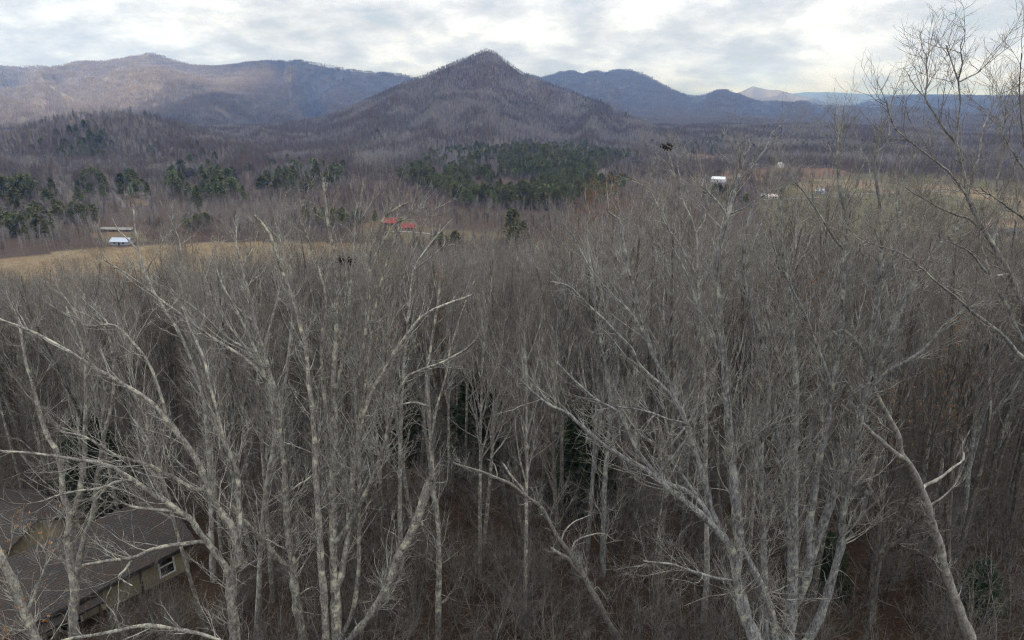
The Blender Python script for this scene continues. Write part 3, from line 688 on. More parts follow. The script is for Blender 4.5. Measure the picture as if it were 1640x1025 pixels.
hero(26, 'bark_dead', 'smooth dead trunk leaning left at the right, with a stubby forked branch', [
    (-1, [(1575, 1080), (1555, 1025), (1534, 972), (1513, 907), (1497, 849), (1482, 801), (1464, 755), (1442, 724), (1441, 708), (1421, 663), (1400, 623), (1390, 595), (1378, 559), (1351, 528)], 14, 4, -2),
    (0, [(1450, 735), (1424, 718), (1384, 681), (1345, 647)], 7, 4, -1.5),
    (0, [(1474, 780), (1482, 777), (1507, 764), (1540, 739), (1543, 725)], 5, 2, 1),
    (0, [(1492, 815), (1510, 795), (1530, 775), (1540, 755)], 3, 1, 0.5)], 0.25, 0.5, name='dead_tree')
hero(32, 'bark_mid', 'brown-grey tree with two crooked broken limbs behind the leaning dead trunk', [
    (-1, [(1390, 1060), (1393, 1017), (1403, 901), (1409, 849), (1410, 813), (1420, 780), (1427, 758), (1433, 700), (1440, 640), (1452, 570), (1460, 500), (1480, 440)], 13, 2, 2),
    (0, [(1409, 815), (1393, 788), (1384, 760), (1375, 739), (1370, 700), (1360, 650)], 7, 2, 1),
    (0, [(1410, 815), (1440, 803), (1467, 796)], 5, 3, -1),
    (0, [(1406, 880), (1418, 875), (1451, 862), (1458, 846), (1479, 825)], 6, 4, -2)], 0.8)
hero(19, 'bark_b', 'tallest tree at the right, its thin crown standing against the clouds', [
    (-1, [(1760, 800), (1720, 690), (1690, 610), (1660, 540), (1640, 492), (1620, 446), (1595, 400), (1570, 360), (1550, 321), (1545, 286), (1535, 245), (1531, 216), (1538, 180), (1538, 145), (1531, 118), (1522, 95), (1515, 72)], 14, 1.0, 0),
    (0, [(1543, 280), (1535, 237), (1503, 195), (1482, 159), (1485, 124), (1483, 85)], 4, 1.2, 1),
    (1, [(1482, 159), (1462, 132), (1447, 108)], 2, 0.8, 0.5),
    (0, [(1548, 310), (1525, 280), (1499, 258), (1461, 230), (1433, 205), (1420, 160)], 3.5, 1, -1),
    (0, [(1538, 140), (1556, 122), (1575, 108), (1590, 90)], 2.5, 0.8, 0.5),
    (0, [(1535, 125), (1540, 100), (1538, 78), (1542, 58)], 2.2, 0.8, -0.3),
    (0, [(1595, 400), (1600, 340), (1598, 290), (1610, 240), (1600, 190)], 4, 1, 1),
    (0, [(1570, 360), (1550, 350), (1520, 340), (1480, 320), (1450, 300)], 3.5, 1, -1),
    (0, [(1547, 300), (1565, 260), (1572, 220), (1585, 180), (1600, 150)], 3, 0.8, 1),
    (0, [(1620, 446), (1590, 440), (1560, 410), (1530, 390), (1500, 385)], 4.5, 1, -1)], 1.6, 0.7, lowt=0.35)
hero(17, 'bark_b', 'bare tree at the right edge whose low limbs reach left across the valley view', [
    (-1, [(1790, 820), (1740, 700), (1700, 600), (1690, 500), (1680, 420), (1660, 330), (1642, 240), (1636, 190), (1633, 145), (1630, 110), (1636, 85)], 13, 0.8, 0),
    (0, [(1700, 640), (1670, 590), (1635, 540), (1616, 498), (1598, 467), (1580, 424), (1570, 380), (1575, 330)], 7, 1.5, 1),
    (0, [(1700, 620), (1640, 574), (1598, 531), (1552, 495), (1513, 461), (1473, 427), (1445, 406), (1410, 395), (1370, 380)], 6, 1.2, -2),
    (0, [(1672, 380), (1640, 350), (1600, 320), (1570, 300)], 4, 1, -1),
    (0, [(1650, 280), (1625, 250), (1605, 210), (1600, 170), (1610, 130)], 3, 0.8, 0.5)], 1.7, 0.75, lowt=0.3)
hero(32, 'twig', 'tree with whitened top branches holding a dark leaf bunch at its tip', [
    (-1, [(1132, 900), (1130, 700), (1128, 600), (1122, 500), (1117, 430), (1114, 370), (1095, 326), (1083, 292), (1075, 261), (1070, 239)], 8, 1.5, 2),
    (0, [(1117, 440), (1104, 420), (1087, 390), (1067, 361), (1055, 332), (1040, 300), (1043, 276)], 4.5, 1.3, -1),
    (1, [(1050, 322), (1042, 307), (1031, 298), (1001, 285)], 2.5, 1, -0.5),
    (0, [(1090, 312), (1090, 290), (1085, 262), (1092, 250), (1100, 240)], 2.5, 1, 0.5),
    (0, [(1080, 280), (1068, 262), (1056, 250)], 2.5, 1, -0.3),
    (0, [(1114, 380), (1130, 345), (1122, 310), (1130, 280)], 3, 1, 0.5)], 0.9, 0.7)
hero(28, 'bark_a', 'twin-stemmed tree standing in front of the shingle roof', [
    (-1, [(120, 1060), (119, 1017), (118, 926), (108, 865), (113, 825), (101, 794), (98, 758), (88, 720), (76, 700), (61, 653), (40, 568), (30, 510)], 13, 2, 1),
    (0, [(112, 832), (125, 797), (134, 742), (137, 675), (137, 595), (125, 540), (105, 490)], 8, 2, 1),
    (0, [(119, 930), (134, 865), (150, 819), (157, 758), (165, 712), (180, 640), (182, 580), (170, 520)], 8, 2, -1)], 0.9)
hero(19, 'bark_a', 'leafy-twigged trunk cutting the lower left corner', [
    (-1, [(70, 1070), (55, 1017), (31, 956), (6, 907), (-20, 860), (-40, 800)], 13, 8, 1),
    (0, [(40, 980), (60, 940), (75, 900), (62, 870)], 4, 1, 0)], 0.8, 0.9, leafy=260)
hero(20, 'bark_a', 'low foreground bough arching across the bottom left of the wood', [
    (-1, [(430, 1100), (380, 1040), (321, 1017), (275, 1007), (238, 1000), (195, 1008), (153, 1017), (101, 1025), (60, 1045)], 6, 3, -1),
    (0, [(200, 1006), (185, 985), (170, 965), (178, 940)], 2.5, 1, 0)], 0.7, 0.7)
hero(36, 'twig', 'slim bare tree with a bright upright top branch in front of the white-roofed building', [
    (-1, [(340, 900), (336, 760), (326, 640), (300, 560), (280, 520), (262, 492), (241, 458), (229, 424), (222, 395), (216, 360), (214, 330)], 8, 1.5, 1),
    (0, [(268, 500), (290, 470), (287, 446), (290, 415), (285, 380), (270, 345)], 4, 1.2, 1),
    (0, [(222, 400), (205, 385), (190, 370), (180, 350)], 2.5, 1, 0),
    (0, [(232, 430), (252, 405), (262, 385), (275, 368)], 2.5, 1, 0.4)], 0.9, 0.8, leafy=60)
hero(40, 'bark_mid', 'thin straight pole-like trunk right in front of the house window wall', [
    (-1, [(235, 1050), (235, 1017), (234, 926), (234, 883), (236, 852), (240, 780), (246, 700), (250, 640)], 6, 2, 1)], 0.7)
hero(30, 'twig', 'bare tree between the lichen-patched tree and the clump, thick with upright pale twigs', [
    (-1, [(410, 1060), (414, 940), (420, 850), (430, 760), (440, 700), (430, 620), (408, 560), (380, 500), (352, 450), (340, 400)], 9, 2, 1),
    (0, [(435, 690), (455, 620), (465, 550), (470, 470), (465, 420), (470, 370)], 6, 1.5, 1),
    (0, [(415, 575), (370, 545), (320, 500), (280, 470), (262, 440)], 5, 1.5, -1)], 1.1)

trunk_xy = []
for hi, (Y0, mat, label, limbs, dens, twl, leafy, name, drop, lowt) in enumerate(HERO):
    rg = np.random.default_rng(100 + hi)
    base = None; L3 = []; root = None
    allP = []; allR = []
    tw = Geo()
    for li, (par, pts, w0, w1, dY) in enumerate(limbs):
        Ys = Y0
        if par >= 0:
            pp = L3[par][2]; j = np.argmin([math.hypot(p[0] - pts[0][0], p[1] - pts[0][1]) for p in pp]); Ys = L3[par][3][j]
        n = len(pts); f = np.linspace(0, 1, n)
        Yv = Ys + dY * f ** 1.2
        P3 = [at(px, py, y) for (px, py), y in zip(pts, Yv)]
        L3.append([None, None, pts, Yv])
        if par >= 0:   # root the limb on the parent's centre line
            Pp = L3[par][0]; k = np.argmin(np.linalg.norm(Pp - P3[0], axis=1)); P3[0] = Pp[k]
        dist = np.linalg.norm(np.array(P3) - [0, 0, ZC], axis=1)
        dl = np.r_[0, np.cumsum(np.hypot(*np.diff(np.array(pts, float), axis=0).T))]; dl /= dl[-1]
        w1 = w1 * (1.8 if (Y0 in (22, 23) or label.startswith('clump of six')) and w1 > 1.2 else 1.25) if w1 > 0.9 else w1
        rad = (w1 + (w0 - w1) * (1 - dl) ** 1.15) / F * dist / 2
        if par < 0:
            g0 = P3[0]; gz = float(G(g0[0], g0[1] + 0.5))
            if g0[2] > gz + 0.5:
                lean = (P3[0] - P3[1]) / max(P3[1][2] - P3[0][2], 0.2)
                dz = g0[2] - gz + 0.4
                off = np.clip(lean[:2] * 0.4, -0.6, 0.6) * dz
                foot = np.array([g0[0] + off[0], g0[1] + off[1], 0]); foot[2] = float(G(foot[0], foot[1])) - 0.4
                P3 = [foot, (foot + g0) / 2 + [off[0] * 0.15, 0, 0]] + P3; rad = np.r_[rad[0] * 1.35, rad[0] * 1.1, rad]
            base = P3[0].copy(); root = empty(name, base); trunk_xy.append((base[0], base[1]))
        ns = max(14, int(len(P3) * 3.2))
        Pn, tt = resample(P3, ns, rg, 0.02 + 0.10 * float(np.mean(rad)))
        dd = np.r_[0, np.cumsum(np.linalg.norm(np.diff(np.array(P3), axis=0), axis=1))]
        Rn = np.interp(tt, dd / dd[-1], rad) * (1 + 0.09 * rg.normal(size=ns))
        L3[-1][0] = Pn; L3[-1][1] = Rn
        gl = Geo(); gl.tub((Pn - base)[None], Rn[None], 9 if w0 > 9 else 6)
        # rounded / torn end
        gl.build('trunk' if par < 0 else 'limb', M[mat], root)
        # resample to common length for twig growth
        kk = 16; i = np.linspace(0, ns - 1, kk); ii = i.astype(int); fr = (i - ii)[:, None]; i2 = np.minimum(ii + 1, ns - 1)
        allP.append(Pn[ii] * (1 - fr) + Pn[i2] * fr); allR.append(Rn[ii] * (1 - fr[:, 0]) + Rn[i2] * fr[:, 0])
    P = np.array(allP) - base; Rd = np.array(allR)
    Ltot = np.linalg.norm(np.diff(P, axis=1), axis=2).sum()
    sc = Y0 / 25.0
    n1 = int(Ltot * 2.3 * dens)
    # skip the foot of the trunk
    B1, R1 = kids(rg, P, Rd, n1, lowt, 1.0, 1.1 * twl, 3.6 * twl, (20, 58), 0.45, 0.13, 7, 0.30, rmax=0.028, rmin=0.009, decay=0.45)
    tw.tub(B1, R1, 4)
    B2, R2 = kids(rg, B1, R1, int(n1 * 6.0), 0.15, 1.0, 0.4 * twl, 1.7 * twl, (25, 60), 0.3, 0.18, 5, 0.6, rmin=0.0055, decay=0.4)
    tw.tub(B2, R2, 3)
    B3, R3 = kids(rg, B2, R2, int(n1 * 15), 0.2, 1.0, 0.15, 0.6 * twl, (25, 60), 0.2, 0.22, 4, 0.6, rmin=0.0036)
    tw.tub(B3, R3, 3)
    # short dead spurs low on the stems
    B4, R4 = kids(rg, P, Rd, int(Ltot * 0.9 * dens), 0.05, 0.8, 0.2, 1.4, (50, 95), 0.05, 0.25, 5, 0.12, rmax=0.02, rmin=0.006, decay=0.1)
    tw.tub(B4, R4, 3)
    tw.build('twigs', M['twig_mid' if lowt > 0.26 else ('twig' if mat != 'bark_mid' else 'twig_mid')], root)
    if leafy:
        lv = Geo(); bi = rg.integers(0, len(B3), leafy); lv.add(*leaves(rg, sample(B3, R3, bi, rg.random(leafy))[0], 0.05))
        lv.build('dead_leaves', M['leaf'], root, smooth=False)
    if 'leaf bunch' in label:
        e = L3[0][0][-1] - base; lv = Geo()
        pos = e + rg.normal(size=(150, 3)) * np.array([0.10, 0.10, 0.07]) + [0, 0, 0.12]
        lv.add(*leaves(rg, pos, 0.06)); lv.build('leaf_bunch', M['leaf_dark'], root, smooth=False)
    if label.startswith('clump of six'):
        for (px, py) in ((545, 416), (562, 418)):
            j = np.argmin([math.hypot(a[0] - px, a[1] - py) for a in L3[0][2]]); e = at(px, py, L3[0][3][j]) - base; lv = Geo()
            lv.add(*leaves(rg, e + rg.normal(size=(90, 3)) * 0.08, 0.05)); lv.build('leaf_bunch', M['leaf_dark'], root, smooth=False)
    tag(root, label, 'tree', 'bare trees in the foreground')

# ------------------------------------------------------------------ the wood on the slope
PN = []   # near, mid, far prototypes: lists of parts
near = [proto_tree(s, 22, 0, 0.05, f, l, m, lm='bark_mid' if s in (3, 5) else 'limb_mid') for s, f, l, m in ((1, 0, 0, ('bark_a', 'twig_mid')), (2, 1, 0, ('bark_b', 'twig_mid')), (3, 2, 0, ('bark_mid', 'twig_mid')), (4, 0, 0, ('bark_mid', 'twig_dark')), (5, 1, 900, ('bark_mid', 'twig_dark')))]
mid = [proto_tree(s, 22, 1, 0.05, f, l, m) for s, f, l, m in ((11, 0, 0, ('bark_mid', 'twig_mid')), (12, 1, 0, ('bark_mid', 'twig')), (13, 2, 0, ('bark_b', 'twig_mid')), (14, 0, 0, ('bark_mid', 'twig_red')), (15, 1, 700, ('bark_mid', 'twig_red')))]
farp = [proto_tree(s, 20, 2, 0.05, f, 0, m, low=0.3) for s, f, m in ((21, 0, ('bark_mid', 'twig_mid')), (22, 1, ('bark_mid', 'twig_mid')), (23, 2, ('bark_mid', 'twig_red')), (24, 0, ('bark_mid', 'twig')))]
rg = np.random.default_rng(5)
def in_house(x, y): return inpoly(x, y, [(-18.6, 36.6), (-20.5, 40.5), (-26.2, 42.3), (-31, 45), (-39, 42), (-38, 34), (-37, 27.9), (-29.4, 22.2)])
TOPX = [0, 200, 400, 600, 720, 860, 930, 1000, 1100, 1300, 1500, 1640]
TOPN = [465, 445, 425, 418, 428, 412, 375, 335, 322, 318, 318, 325]     # tree-top line of the nearer trees
TOPF = [475, 455, 435, 415, 405, 396, 388, 382, 378, 378, 378, 385]
pts = []
yy = 32.0
while yy < 350:
    sp = 3.6 if yy < 55 else (3.9 if yy < 120 else 4.6)
    xs = np.arange(-0.86 * yy - 8, 0.86 * yy + 8, sp)
    for x in xs:
        X = x + rg.uniform(-0.48, 0.48) * sp; Yq = yy + rg.uniform(-0.48, 0.48) * sp
        pts.append((X, Yq))
    yy += sp
pts = np.array(pts); X, Yq = pts[:, 0], pts[:, 1]; Zq = G(X, Yq)
edge = np.interp(X / Yq, [-0.8, -0.4, -0.2, 0, 0.2, 0.5, 0.8], [205, 225, 260, 320, 345, 350, 345]) + (fbm(X / 30, Yq / 30, 3) - 0.5) * 60
keep = (Yq < edge) & ~in_house(X, Yq) & (field_at(X, Yq, Zq) < 0)
for tx, ty in trunk_xy: keep &= np.hypot(X - tx, Yq - ty) > 1.8
# the roof shows through a gap in the trees
keep &= ~((820 + F * X / (Yq * CP - (Zq + 4 - ZC) * SP) < 330) & (Yq < 42) & (rng.random(len(X)) < 0.1))
keep &= ~((np.abs(820 + F * X / (Yq * CP - (Zq + 3 - ZC) * SP) - 272) < 32) & (Yq < 38))
# a darker, thinner opening in the middle distance
keep &= ~((np.abs(X / Yq - 0.02) < 0.10) & (Yq < 44) & (rg.random(len(X)) < 0.55))
X, Yq, Zq = X[keep], Yq[keep], Zq[keep]
n = len(X)
ht = rg.uniform(17.5, 25, n)
pxb = 820 + F * X / (Yq * CP - (Zq + 15 - ZC) * SP)
w_near = np.clip(1 - (Yq - 45) / 90, 0, 1)
lim_py = np.interp(pxb, TOPX, TOPN) * w_near + np.interp(pxb, TOPX, TOPF) * (1 - w_near) + rg.normal(size=n) * 16 - rg.random(n) ** 5 * 45
v = (512.5 - lim_py) / F; ztop = ZC + Yq * (-SP + v * CP) / (CP + v * SP)
ht = np.clip(np.minimum(ht, ztop - Zq), 7, 26)
order = np.argsort(Yq + rg.normal(size=n) * 2); rank = np.empty(n, int); rank[order] = np.arange(n)
inview = (pxb > -40) & (pxb < 1680)
NIND = 268
cand = order[inview[order]][:NIND]
zones = [(-1e9, 250, 'slim grey bare tree around or behind the shingle-roofed house', 'bare trees around the house'),
         (250, 600, 'slim grey bare tree behind the six-stemmed clump and the lichen-patched tree', 'bare trees behind the clump of stems'),
         (600, 900, 'slim straight bare tree in the dark middle of the wood, near the arching trunk tip', 'bare trees in the dark middle of the wood'),
         (900, 1220, 'slim grey bare tree behind the large tree with limbs sweeping left', 'bare trees behind the large sweeping tree'),
         (1220, 1450, 'slim grey bare tree behind the vase-shaped clump of blue-grey stems', 'bare trees behind the vase-shaped clump'),
         (1450, 1e9, 'slim dark bare tree in the thick wood right of the leaning dead trunk', 'bare trees at the right of the leaning dead trunk')]
ind = set(cand.tolist())
for i in cand:
    fam = near if Yq[i] < 62 else mid
    k = int(rg.integers(0, len(fam)))
    if k == 4 and rg.random() < 0.4: k = 0
    s = ht[i] / 22.0
    r = place(fam[k], 'bare_tree', (X[i], Yq[i], Zq[i]), rg.uniform(0, 6.28), (s * rg.uniform(0.85, 1.15), s), (rg.normal() * 0.03, rg.normal() * 0.03))
    z = [q for q in zones if q[0] <= pxb[i] < q[1]][0]
    lab = z[2] if k != 4 else z[2].replace('slim ', '').replace('grey ', '').replace('straight ', '').replace('bare tree', 'brown-leaved tree')
    tag(r, lab, 'tree', z[3] if k != 4 else z[3].replace('bare trees', 'brown-leaved trees'))
# trees that keep orange leaves at the right of centre
for (px, py, Yt, g_) in ((955, 300, 95, 0), (985, 292, 100, 0), (1020, 300, 92, 0), (935, 318, 88, 0), (1048, 318, 98, 0), (300, 372, 120, 1), (105, 420, 110, 1)):
    p = at(px, py, Yt); gz = float(G(p[0], p[1])); hh = p[2] - gz
    r = place(mid[4], 'leafy_oak', (p[0], p[1], gz), rg.uniform(0, 6), (hh / 22 * 0.8, hh / 22), (0, 0))
    tag(r, 'bare oak keeping orange leaves in its top, right of centre below the pine knoll' if g_ == 0 else 'thin oak with a few orange leaves rising in front of the tan field', 'tree', 'orange-leaved oaks right of centre' if g_ == 0 else 'orange-leaved oaks before the tan field')
rest = np.array([i for i in range(n) if i not in ind])
nmid, nfar = len(mid), len(farp)
ix = np.where(Yq[rest] < 62, rg.integers(0, 4, len(rest)), np.where(Yq[rest] < 135, 4 + rg.integers(0, 4, len(rest)), 8 + rg.integers(0, nfar, len(rest))))
hr = ht[rest] / np.where(Yq[rest] < 135, 22.0, 20.0)
wd = hr * rg.uniform(0.85, 1.2, len(rest))
rotv = np.stack([rg.normal(size=len(rest)) * 0.04, rg.normal(size=len(rest)) * 0.04, rg.uniform(0, 6.28, len(rest))], -1)
# the prototypes the scatter copies are trees standing in the wood themselves
stand = []
def stand_proto(parts, loc, s, label, group, name='bare_tree'):
    r = empty(name, loc); r.scale = (s, s, s)
    for p in parts:
        col.objects.link(p); p.parent = r
    tag(r, label, 'tree', group); return r
spots = [(-19, 52), (2.5, 58), (14, 62), (24, 55), (-8, 66)]
spots2 = [(-30, 82), (-10, 90), (10, 95), (32, 88), (52, 90)]
spots3 = [(-40, 140), (0, 150), (40, 145), (80, 150)]
for fam, sp in ((near, spots), (mid, spots2), (farp, spots3)):
    for p, (x, y) in zip(fam, sp):
        pxx = float(proj(x, y, float(G(x, y)) + 12)[0]); z = [q for q in zones if q[0] <= pxx < q[1]][0]
        lf = len(p) > 3
        stand_proto(p, (x, y, float(G(x, y))), 0.82, z[2] if not lf else z[2].replace('slim ', '').replace('grey ', '').replace('straight ', '').replace('bare tree', 'brown-leaved tree'), z[3] if not lf else z[3].replace('bare trees', 'brown-leaved trees'))
stuff_points('woodland', np.stack([X[rest], Yq[rest], Zq[rest]], -1), np.stack([wd, wd, hr], -1), rotv, ix, near[:4] + mid[:4] + farp, 'dense grey-brown leafless wood covering the slope down to the valley fields', 'woodland')
# undergrowth
def sapling(seed):
    rg = np.random.default_rng(seed); K = 8; S = 3
    P = np.zeros((S, K, 3))
    for s in range(S):
        D = nrm(np.array([rg.normal() * 0.3, rg.normal() * 0.3, 1.0])); L = rg.uniform(2.5, 5)
        for k in range(1, K): D = nrm(D + rg.normal(size=3) * 0.1 + [0, 0, 0.04]); P[s, k] = P[s, k - 1] + D * L / (K - 1)
    Rd = np.tile(np.linspace(0.03, 0.006, K), (S, 1)); g = Geo(); g.tub(P, Rd, 4)
    B, Q = kids(rg, P, Rd, 60, 0.15, 1, 0.5, 1.8, (25, 60), 0.2, 0.15, 5, 0.6, rmin=0.005); g.tub(B, Q, 3)
    B, Q = kids(rg, B, Q, 260, 0.15, 1, 0.2, 0.7, (25, 60), 0.2, 0.2, 4, 0.6, rmin=0.0035); g.tub(B, Q, 3)
    return g.build('sapling', M['twig_dark'], link=False)
saps = [sapling(s) for s in (41, 42, 43)]
for o, (x, y) in zip(saps, ((4, 36), (12, 38), (-6, 37))):
    col.objects.link(o); o.location = (x, y, float(G(x, y)))
    tag(o, 'thin leafless sapling on the leaf-covered ground of the wood, low in the middle', 'sapling', 'saplings low in the middle of the wood')
nu = 2700
ux = rg.uniform(-1, 1, nu); uy = 20 + rg.random(nu) ** 0.9 * 100; ux = ux * (0.85 * uy + 3); uz = G(ux, uy)
kp = ~in_house(ux, uy) & ~inpoly(ux, uy, [(-19, 40), (-15, 37), (-18, 31), (-22, 33)]); ux, uy, uz = ux[kp], uy[kp], uz[kp]; k = len(ux); ss = rg.uniform(0.6, 1.5, k)
stuff_points('undergrowth', np.stack([ux, uy, uz], -1), np.stack([ss] * 3, -1), np.stack([np.zeros(k), np.zeros(k), rg.uniform(0, 6.28, k)], -1), rg.integers(0, 3, k), [[s] for s in saps], 'thin leafless brush and saplings under the trees', 'undergrowth')
# fallen leaves on the near ground, one mesh
nl = 60000
lx = rg.uniform(-1, 1, nl); ly = 22 + rg.random(nl) * 50; lx = lx * (0.8 * ly + 2); lz = G(lx, ly) + 0.03 + rg.random(nl) * 0.05
lf = Geo(); lf.add(*leaves(rg, np.stack([lx, ly, lz], -1), 0.07))
o = lf.build('fallen_leaves', M['leaf_floor'], smooth=False); tag(o, 'brown fallen leaves littering the floor of the wood', 'leaves', kind='stuff')

# ------------------------------------------------------------------ evergreens
def conifer(seed, Ht, Wd, n, blade, mat, start=0.12, shape=0.8, trunkr=0.18):
    rg = np.random.default_rng(seed)
    t = rg.random(n) ** 0.8 * (1 - start) + start
    lump = 0.75 + 0.5 * vnoise(t * 9 + seed, rg.integers(0, 6, n).astype(float))
    rad = Wd / 2 * (1 - t) ** shape * lump * np.sqrt(rg.random(n)) + 0.1
    ph = rg.uniform(0, 6.283, n)
    ph = np.round(ph / 0.9 + t * 3) * 0.9 + rg.normal(size=n) * 0.22
    pos = np.stack([np.cos(ph) * rad, np.sin(ph) * rad, t * Ht + rad * rg.normal(size=n) * 0.12], -1)
    outd = np.stack([np.cos(ph), np.sin(ph), rg.normal(size=n) * 0.4 + 0.15], -1)
    d1 = nrm(outd + rg.normal(size=(n, 3)) * 0.45); d2 = nrm(np.cross(d1, rg.normal(size=(n, 3))))
    s = (blade * rg.uniform(0.6, 1.4, n))[:, None]
    v = np.stack([pos - d1 * s * 0.5, pos + d2 * s * 0.42, pos + d1 * s, pos - d2 * s * 0.42], 1).reshape(-1, 3)
    c = Geo(); c.add(v, np.arange(n * 4).reshape(n, 4))
    tr = Geo(); K = 6; P = np.zeros((1, K, 3)); P[0, :, 2] = np.linspace(-0.5, Ht * 0.97, K); P[0, 1:, :2] = rg.normal(size=(K - 1, 2)) * 0.12
    tr.tub(P, np.linspace(trunkr, 0.03, K)[None], 5)
    B, Q = kids(rg, P, np.linspace(trunkr, 0.03, K)[None], 26, start, 0.95, Wd * 0.25, Wd * 0.5, (60, 85), 0.1, 0.08, 4, 0.4, decay=0.7, rmin=0.03); tr.tub(B, Q, 3)
    return [tr.build('trunk', M['bark_mid'], link=False), c.build('crown', M[mat], link=False, smooth=False)]
pines = [conifer(61, 18, 13, 620, 1.3, 'needles', 0.25, 0.5), conifer(62, 17, 11, 560, 1.2, 'needles', 0.12, 0.75), conifer(63, 16, 14, 640, 1.4, 'needles', 0.3, 0.4), conifer(64, 14, 12, 600, 1.2, 'needles_olive', 0.08, 0.5)]
rg = np.random.default_rng(9)
clusters = [  # picture ellipse (where the crowns show), how many, label, olive share, height
    ((24, 318), (40, 22), 20, 'dark green pine in the cluster at the left edge above the tan field', 0.1, 17, 'pines at the left edge'),
    ((40, 362), (52, 16), 34, 'olive green pine in the lower row at the left edge beside the tan field', 0.8, 12, 'olive pines beside the tan field'),
    ((105, 345), (50, 12), 20, 'olive green pine in the lower row at the left edge beside the tan field', 0.9, 11, 'olive pines beside the tan field'),
    ((130, 232), (52, 26), 46, 'dark pine scattered on the wooded hill at the left', 0.0, 16, 'pines on the left hill'),
    ((150, 305), (26, 16), 10, 'dark pine at the foot of the wooded hill at the left', 0.1, 17, 'pines below the left hill'),
    ((215, 300), (30, 16), 12, 'dark pine at the foot of the wooded hill at the left', 0.1, 16, 'pines below the left hill'),
    ((330, 298), (66, 22), 46, 'dark green pine in the grove left of the pale-branched crown', 0.1, 18, 'pines in the left grove'),
    ((310, 362), (14, 8), 5, 'small dark pine among brush behind the tan field', 0.2, 11, 'pines in the brush'),
    ((480, 285), (66, 20), 42, 'dark green pine in the grove behind the pale-branched crown', 0.1, 18, 'pines behind the pale crown'),
    ((525, 350), (55, 8), 26, 'dark low evergreen in the row left of the red-roofed houses', 0.0, 10, 'evergreen row left of the red roofs'),
    ((832, 388), (20, 14), 5, 'olive evergreen rising from the wood in the middle below the pine knoll', 1.0, 15, 'olive evergreens in the middle'),
    ((730, 396), (42, 8), 9, 'low olive evergreen at the edge of the wood right of the red-roofed houses', 1.0, 9, 'olive evergreens at the wood edge'),
    ((1155, 318), (26, 14), 14, 'dark pine below the white metal barn', 0.0, 14, 'pines below the white barn')]
items = []
for (c, e, k, lab, ol, hh, grp) in clusters:
    got = 0; tries = 0
    while got < k and tries < k * 12:
        tries += 1
        a = rg.uniform(0, 6.283); q = math.sqrt(rg.random()) * (1.0 if rg.random() < 0.8 else 1.6)
        px, py = c[0] + e[0] * q * math.cos(a), c[1] + e[1] * q * math.sin(a) + 5
        hx = hit(px, py)
        if not hx: continue
        x, y = hx
        if any((x - i[0]) ** 2 + (y - i[1]) ** 2 < 9 for i in items): continue
        z = float(H(np.array(x), np.array(y)))
        items.append((x, y, z, hh * rg.uniform(0.75, 1.2), 3 if rg.random() < ol else int(rg.integers(0, 3)), lab, grp)); got += 1
lnk = set()
for (x, y, z, hh, k, lab, grp) in items:
    s = hh / (18, 17, 16, 14)[k]; ws = s * rg.uniform(0.85, 1.2)
    if k not in lnk:
        lnk.add(k); r = empty('pine_tree', (x, y, z))
        for p in pines[k]: col.objects.link(p); p.parent = r
    else: r = place(pines[k], 'pine_tree', (x, y, z), 0, (1, 1))
    r.rotation_euler = (rg.normal() * 0.02, rg.normal() * 0.02, rg.uniform(0, 6.28)); r.scale = (ws, ws, s)
    tag(r, lab, 'tree', grp)
# pine knoll and thin sprinkle of pines on the slopes: beyond counting
kp_pts = []
for (c, e, k) in (((850, 258), (150, 25), 1500), ((720, 285), (70, 22), 480), ((960, 262), (70, 16), 380), ((850, 318), (120, 13), 420), ((930, 300), (80, 14), 150), ((1170, 228), (50, 8), 120), ((1300, 232), (120, 12), 160), ((1100, 240), (60, 5), 60), ((560, 240), (200, 40), 26), ((900, 200), (200, 40), 40), ((320, 240), (120, 30), 26), ((1010, 165), (90, 20), 90)):
    for _ in range(k):
        a = rg.uniform(0, 6.283); q = math.sqrt(rg.random()) * rg.uniform(0.75, 1.25); px, py = c[0] + e[0] * q * math.cos(a), c[1] + e[1] * q * math.sin(a)
        d = ray(px, py + 4); kp_pts.append((px, py + 4))
kp_pts = np.array(kp_pts)
res = []
for px, py in kp_pts:
    if vnoise(np.array(px / 22.0), np.array(py / 7.0)) < 0.36: continue
    h = hit(px, py)
    if h: res.append(h)
res = np.array(res); z = H(res[:, 0], res[:, 1]); k = len(res); hh = rg.uniform(0.6, 1.0, k)
stuff_points('pine_wood', np.c_[res, z], np.stack([hh * 0.95, hh * 0.95, hh], -1), np.stack([np.zeros(k), np.zeros(k), rg.uniform(0, 6.28, k)], -1), rg.choice([0, 1, 2, 3], k, p=[.32, .32, .26, .10]), pines, 'dark green pine wood on the knoll below the pointed mountain', 'pine wood')
# hemlocks in the shade of the near wood
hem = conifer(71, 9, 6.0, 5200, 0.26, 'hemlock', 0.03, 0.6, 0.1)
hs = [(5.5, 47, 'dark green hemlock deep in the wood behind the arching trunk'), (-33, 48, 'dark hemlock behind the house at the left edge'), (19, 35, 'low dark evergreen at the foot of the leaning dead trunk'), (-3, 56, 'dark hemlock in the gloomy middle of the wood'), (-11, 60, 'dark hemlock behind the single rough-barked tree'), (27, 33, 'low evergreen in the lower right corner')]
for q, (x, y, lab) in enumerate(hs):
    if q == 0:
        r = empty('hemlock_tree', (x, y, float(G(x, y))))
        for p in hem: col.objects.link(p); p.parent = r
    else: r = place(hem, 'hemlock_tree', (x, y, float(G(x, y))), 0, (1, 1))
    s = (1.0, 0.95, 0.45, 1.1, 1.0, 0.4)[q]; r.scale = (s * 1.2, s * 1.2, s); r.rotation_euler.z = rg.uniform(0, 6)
    tag(r, lab, 'tree')

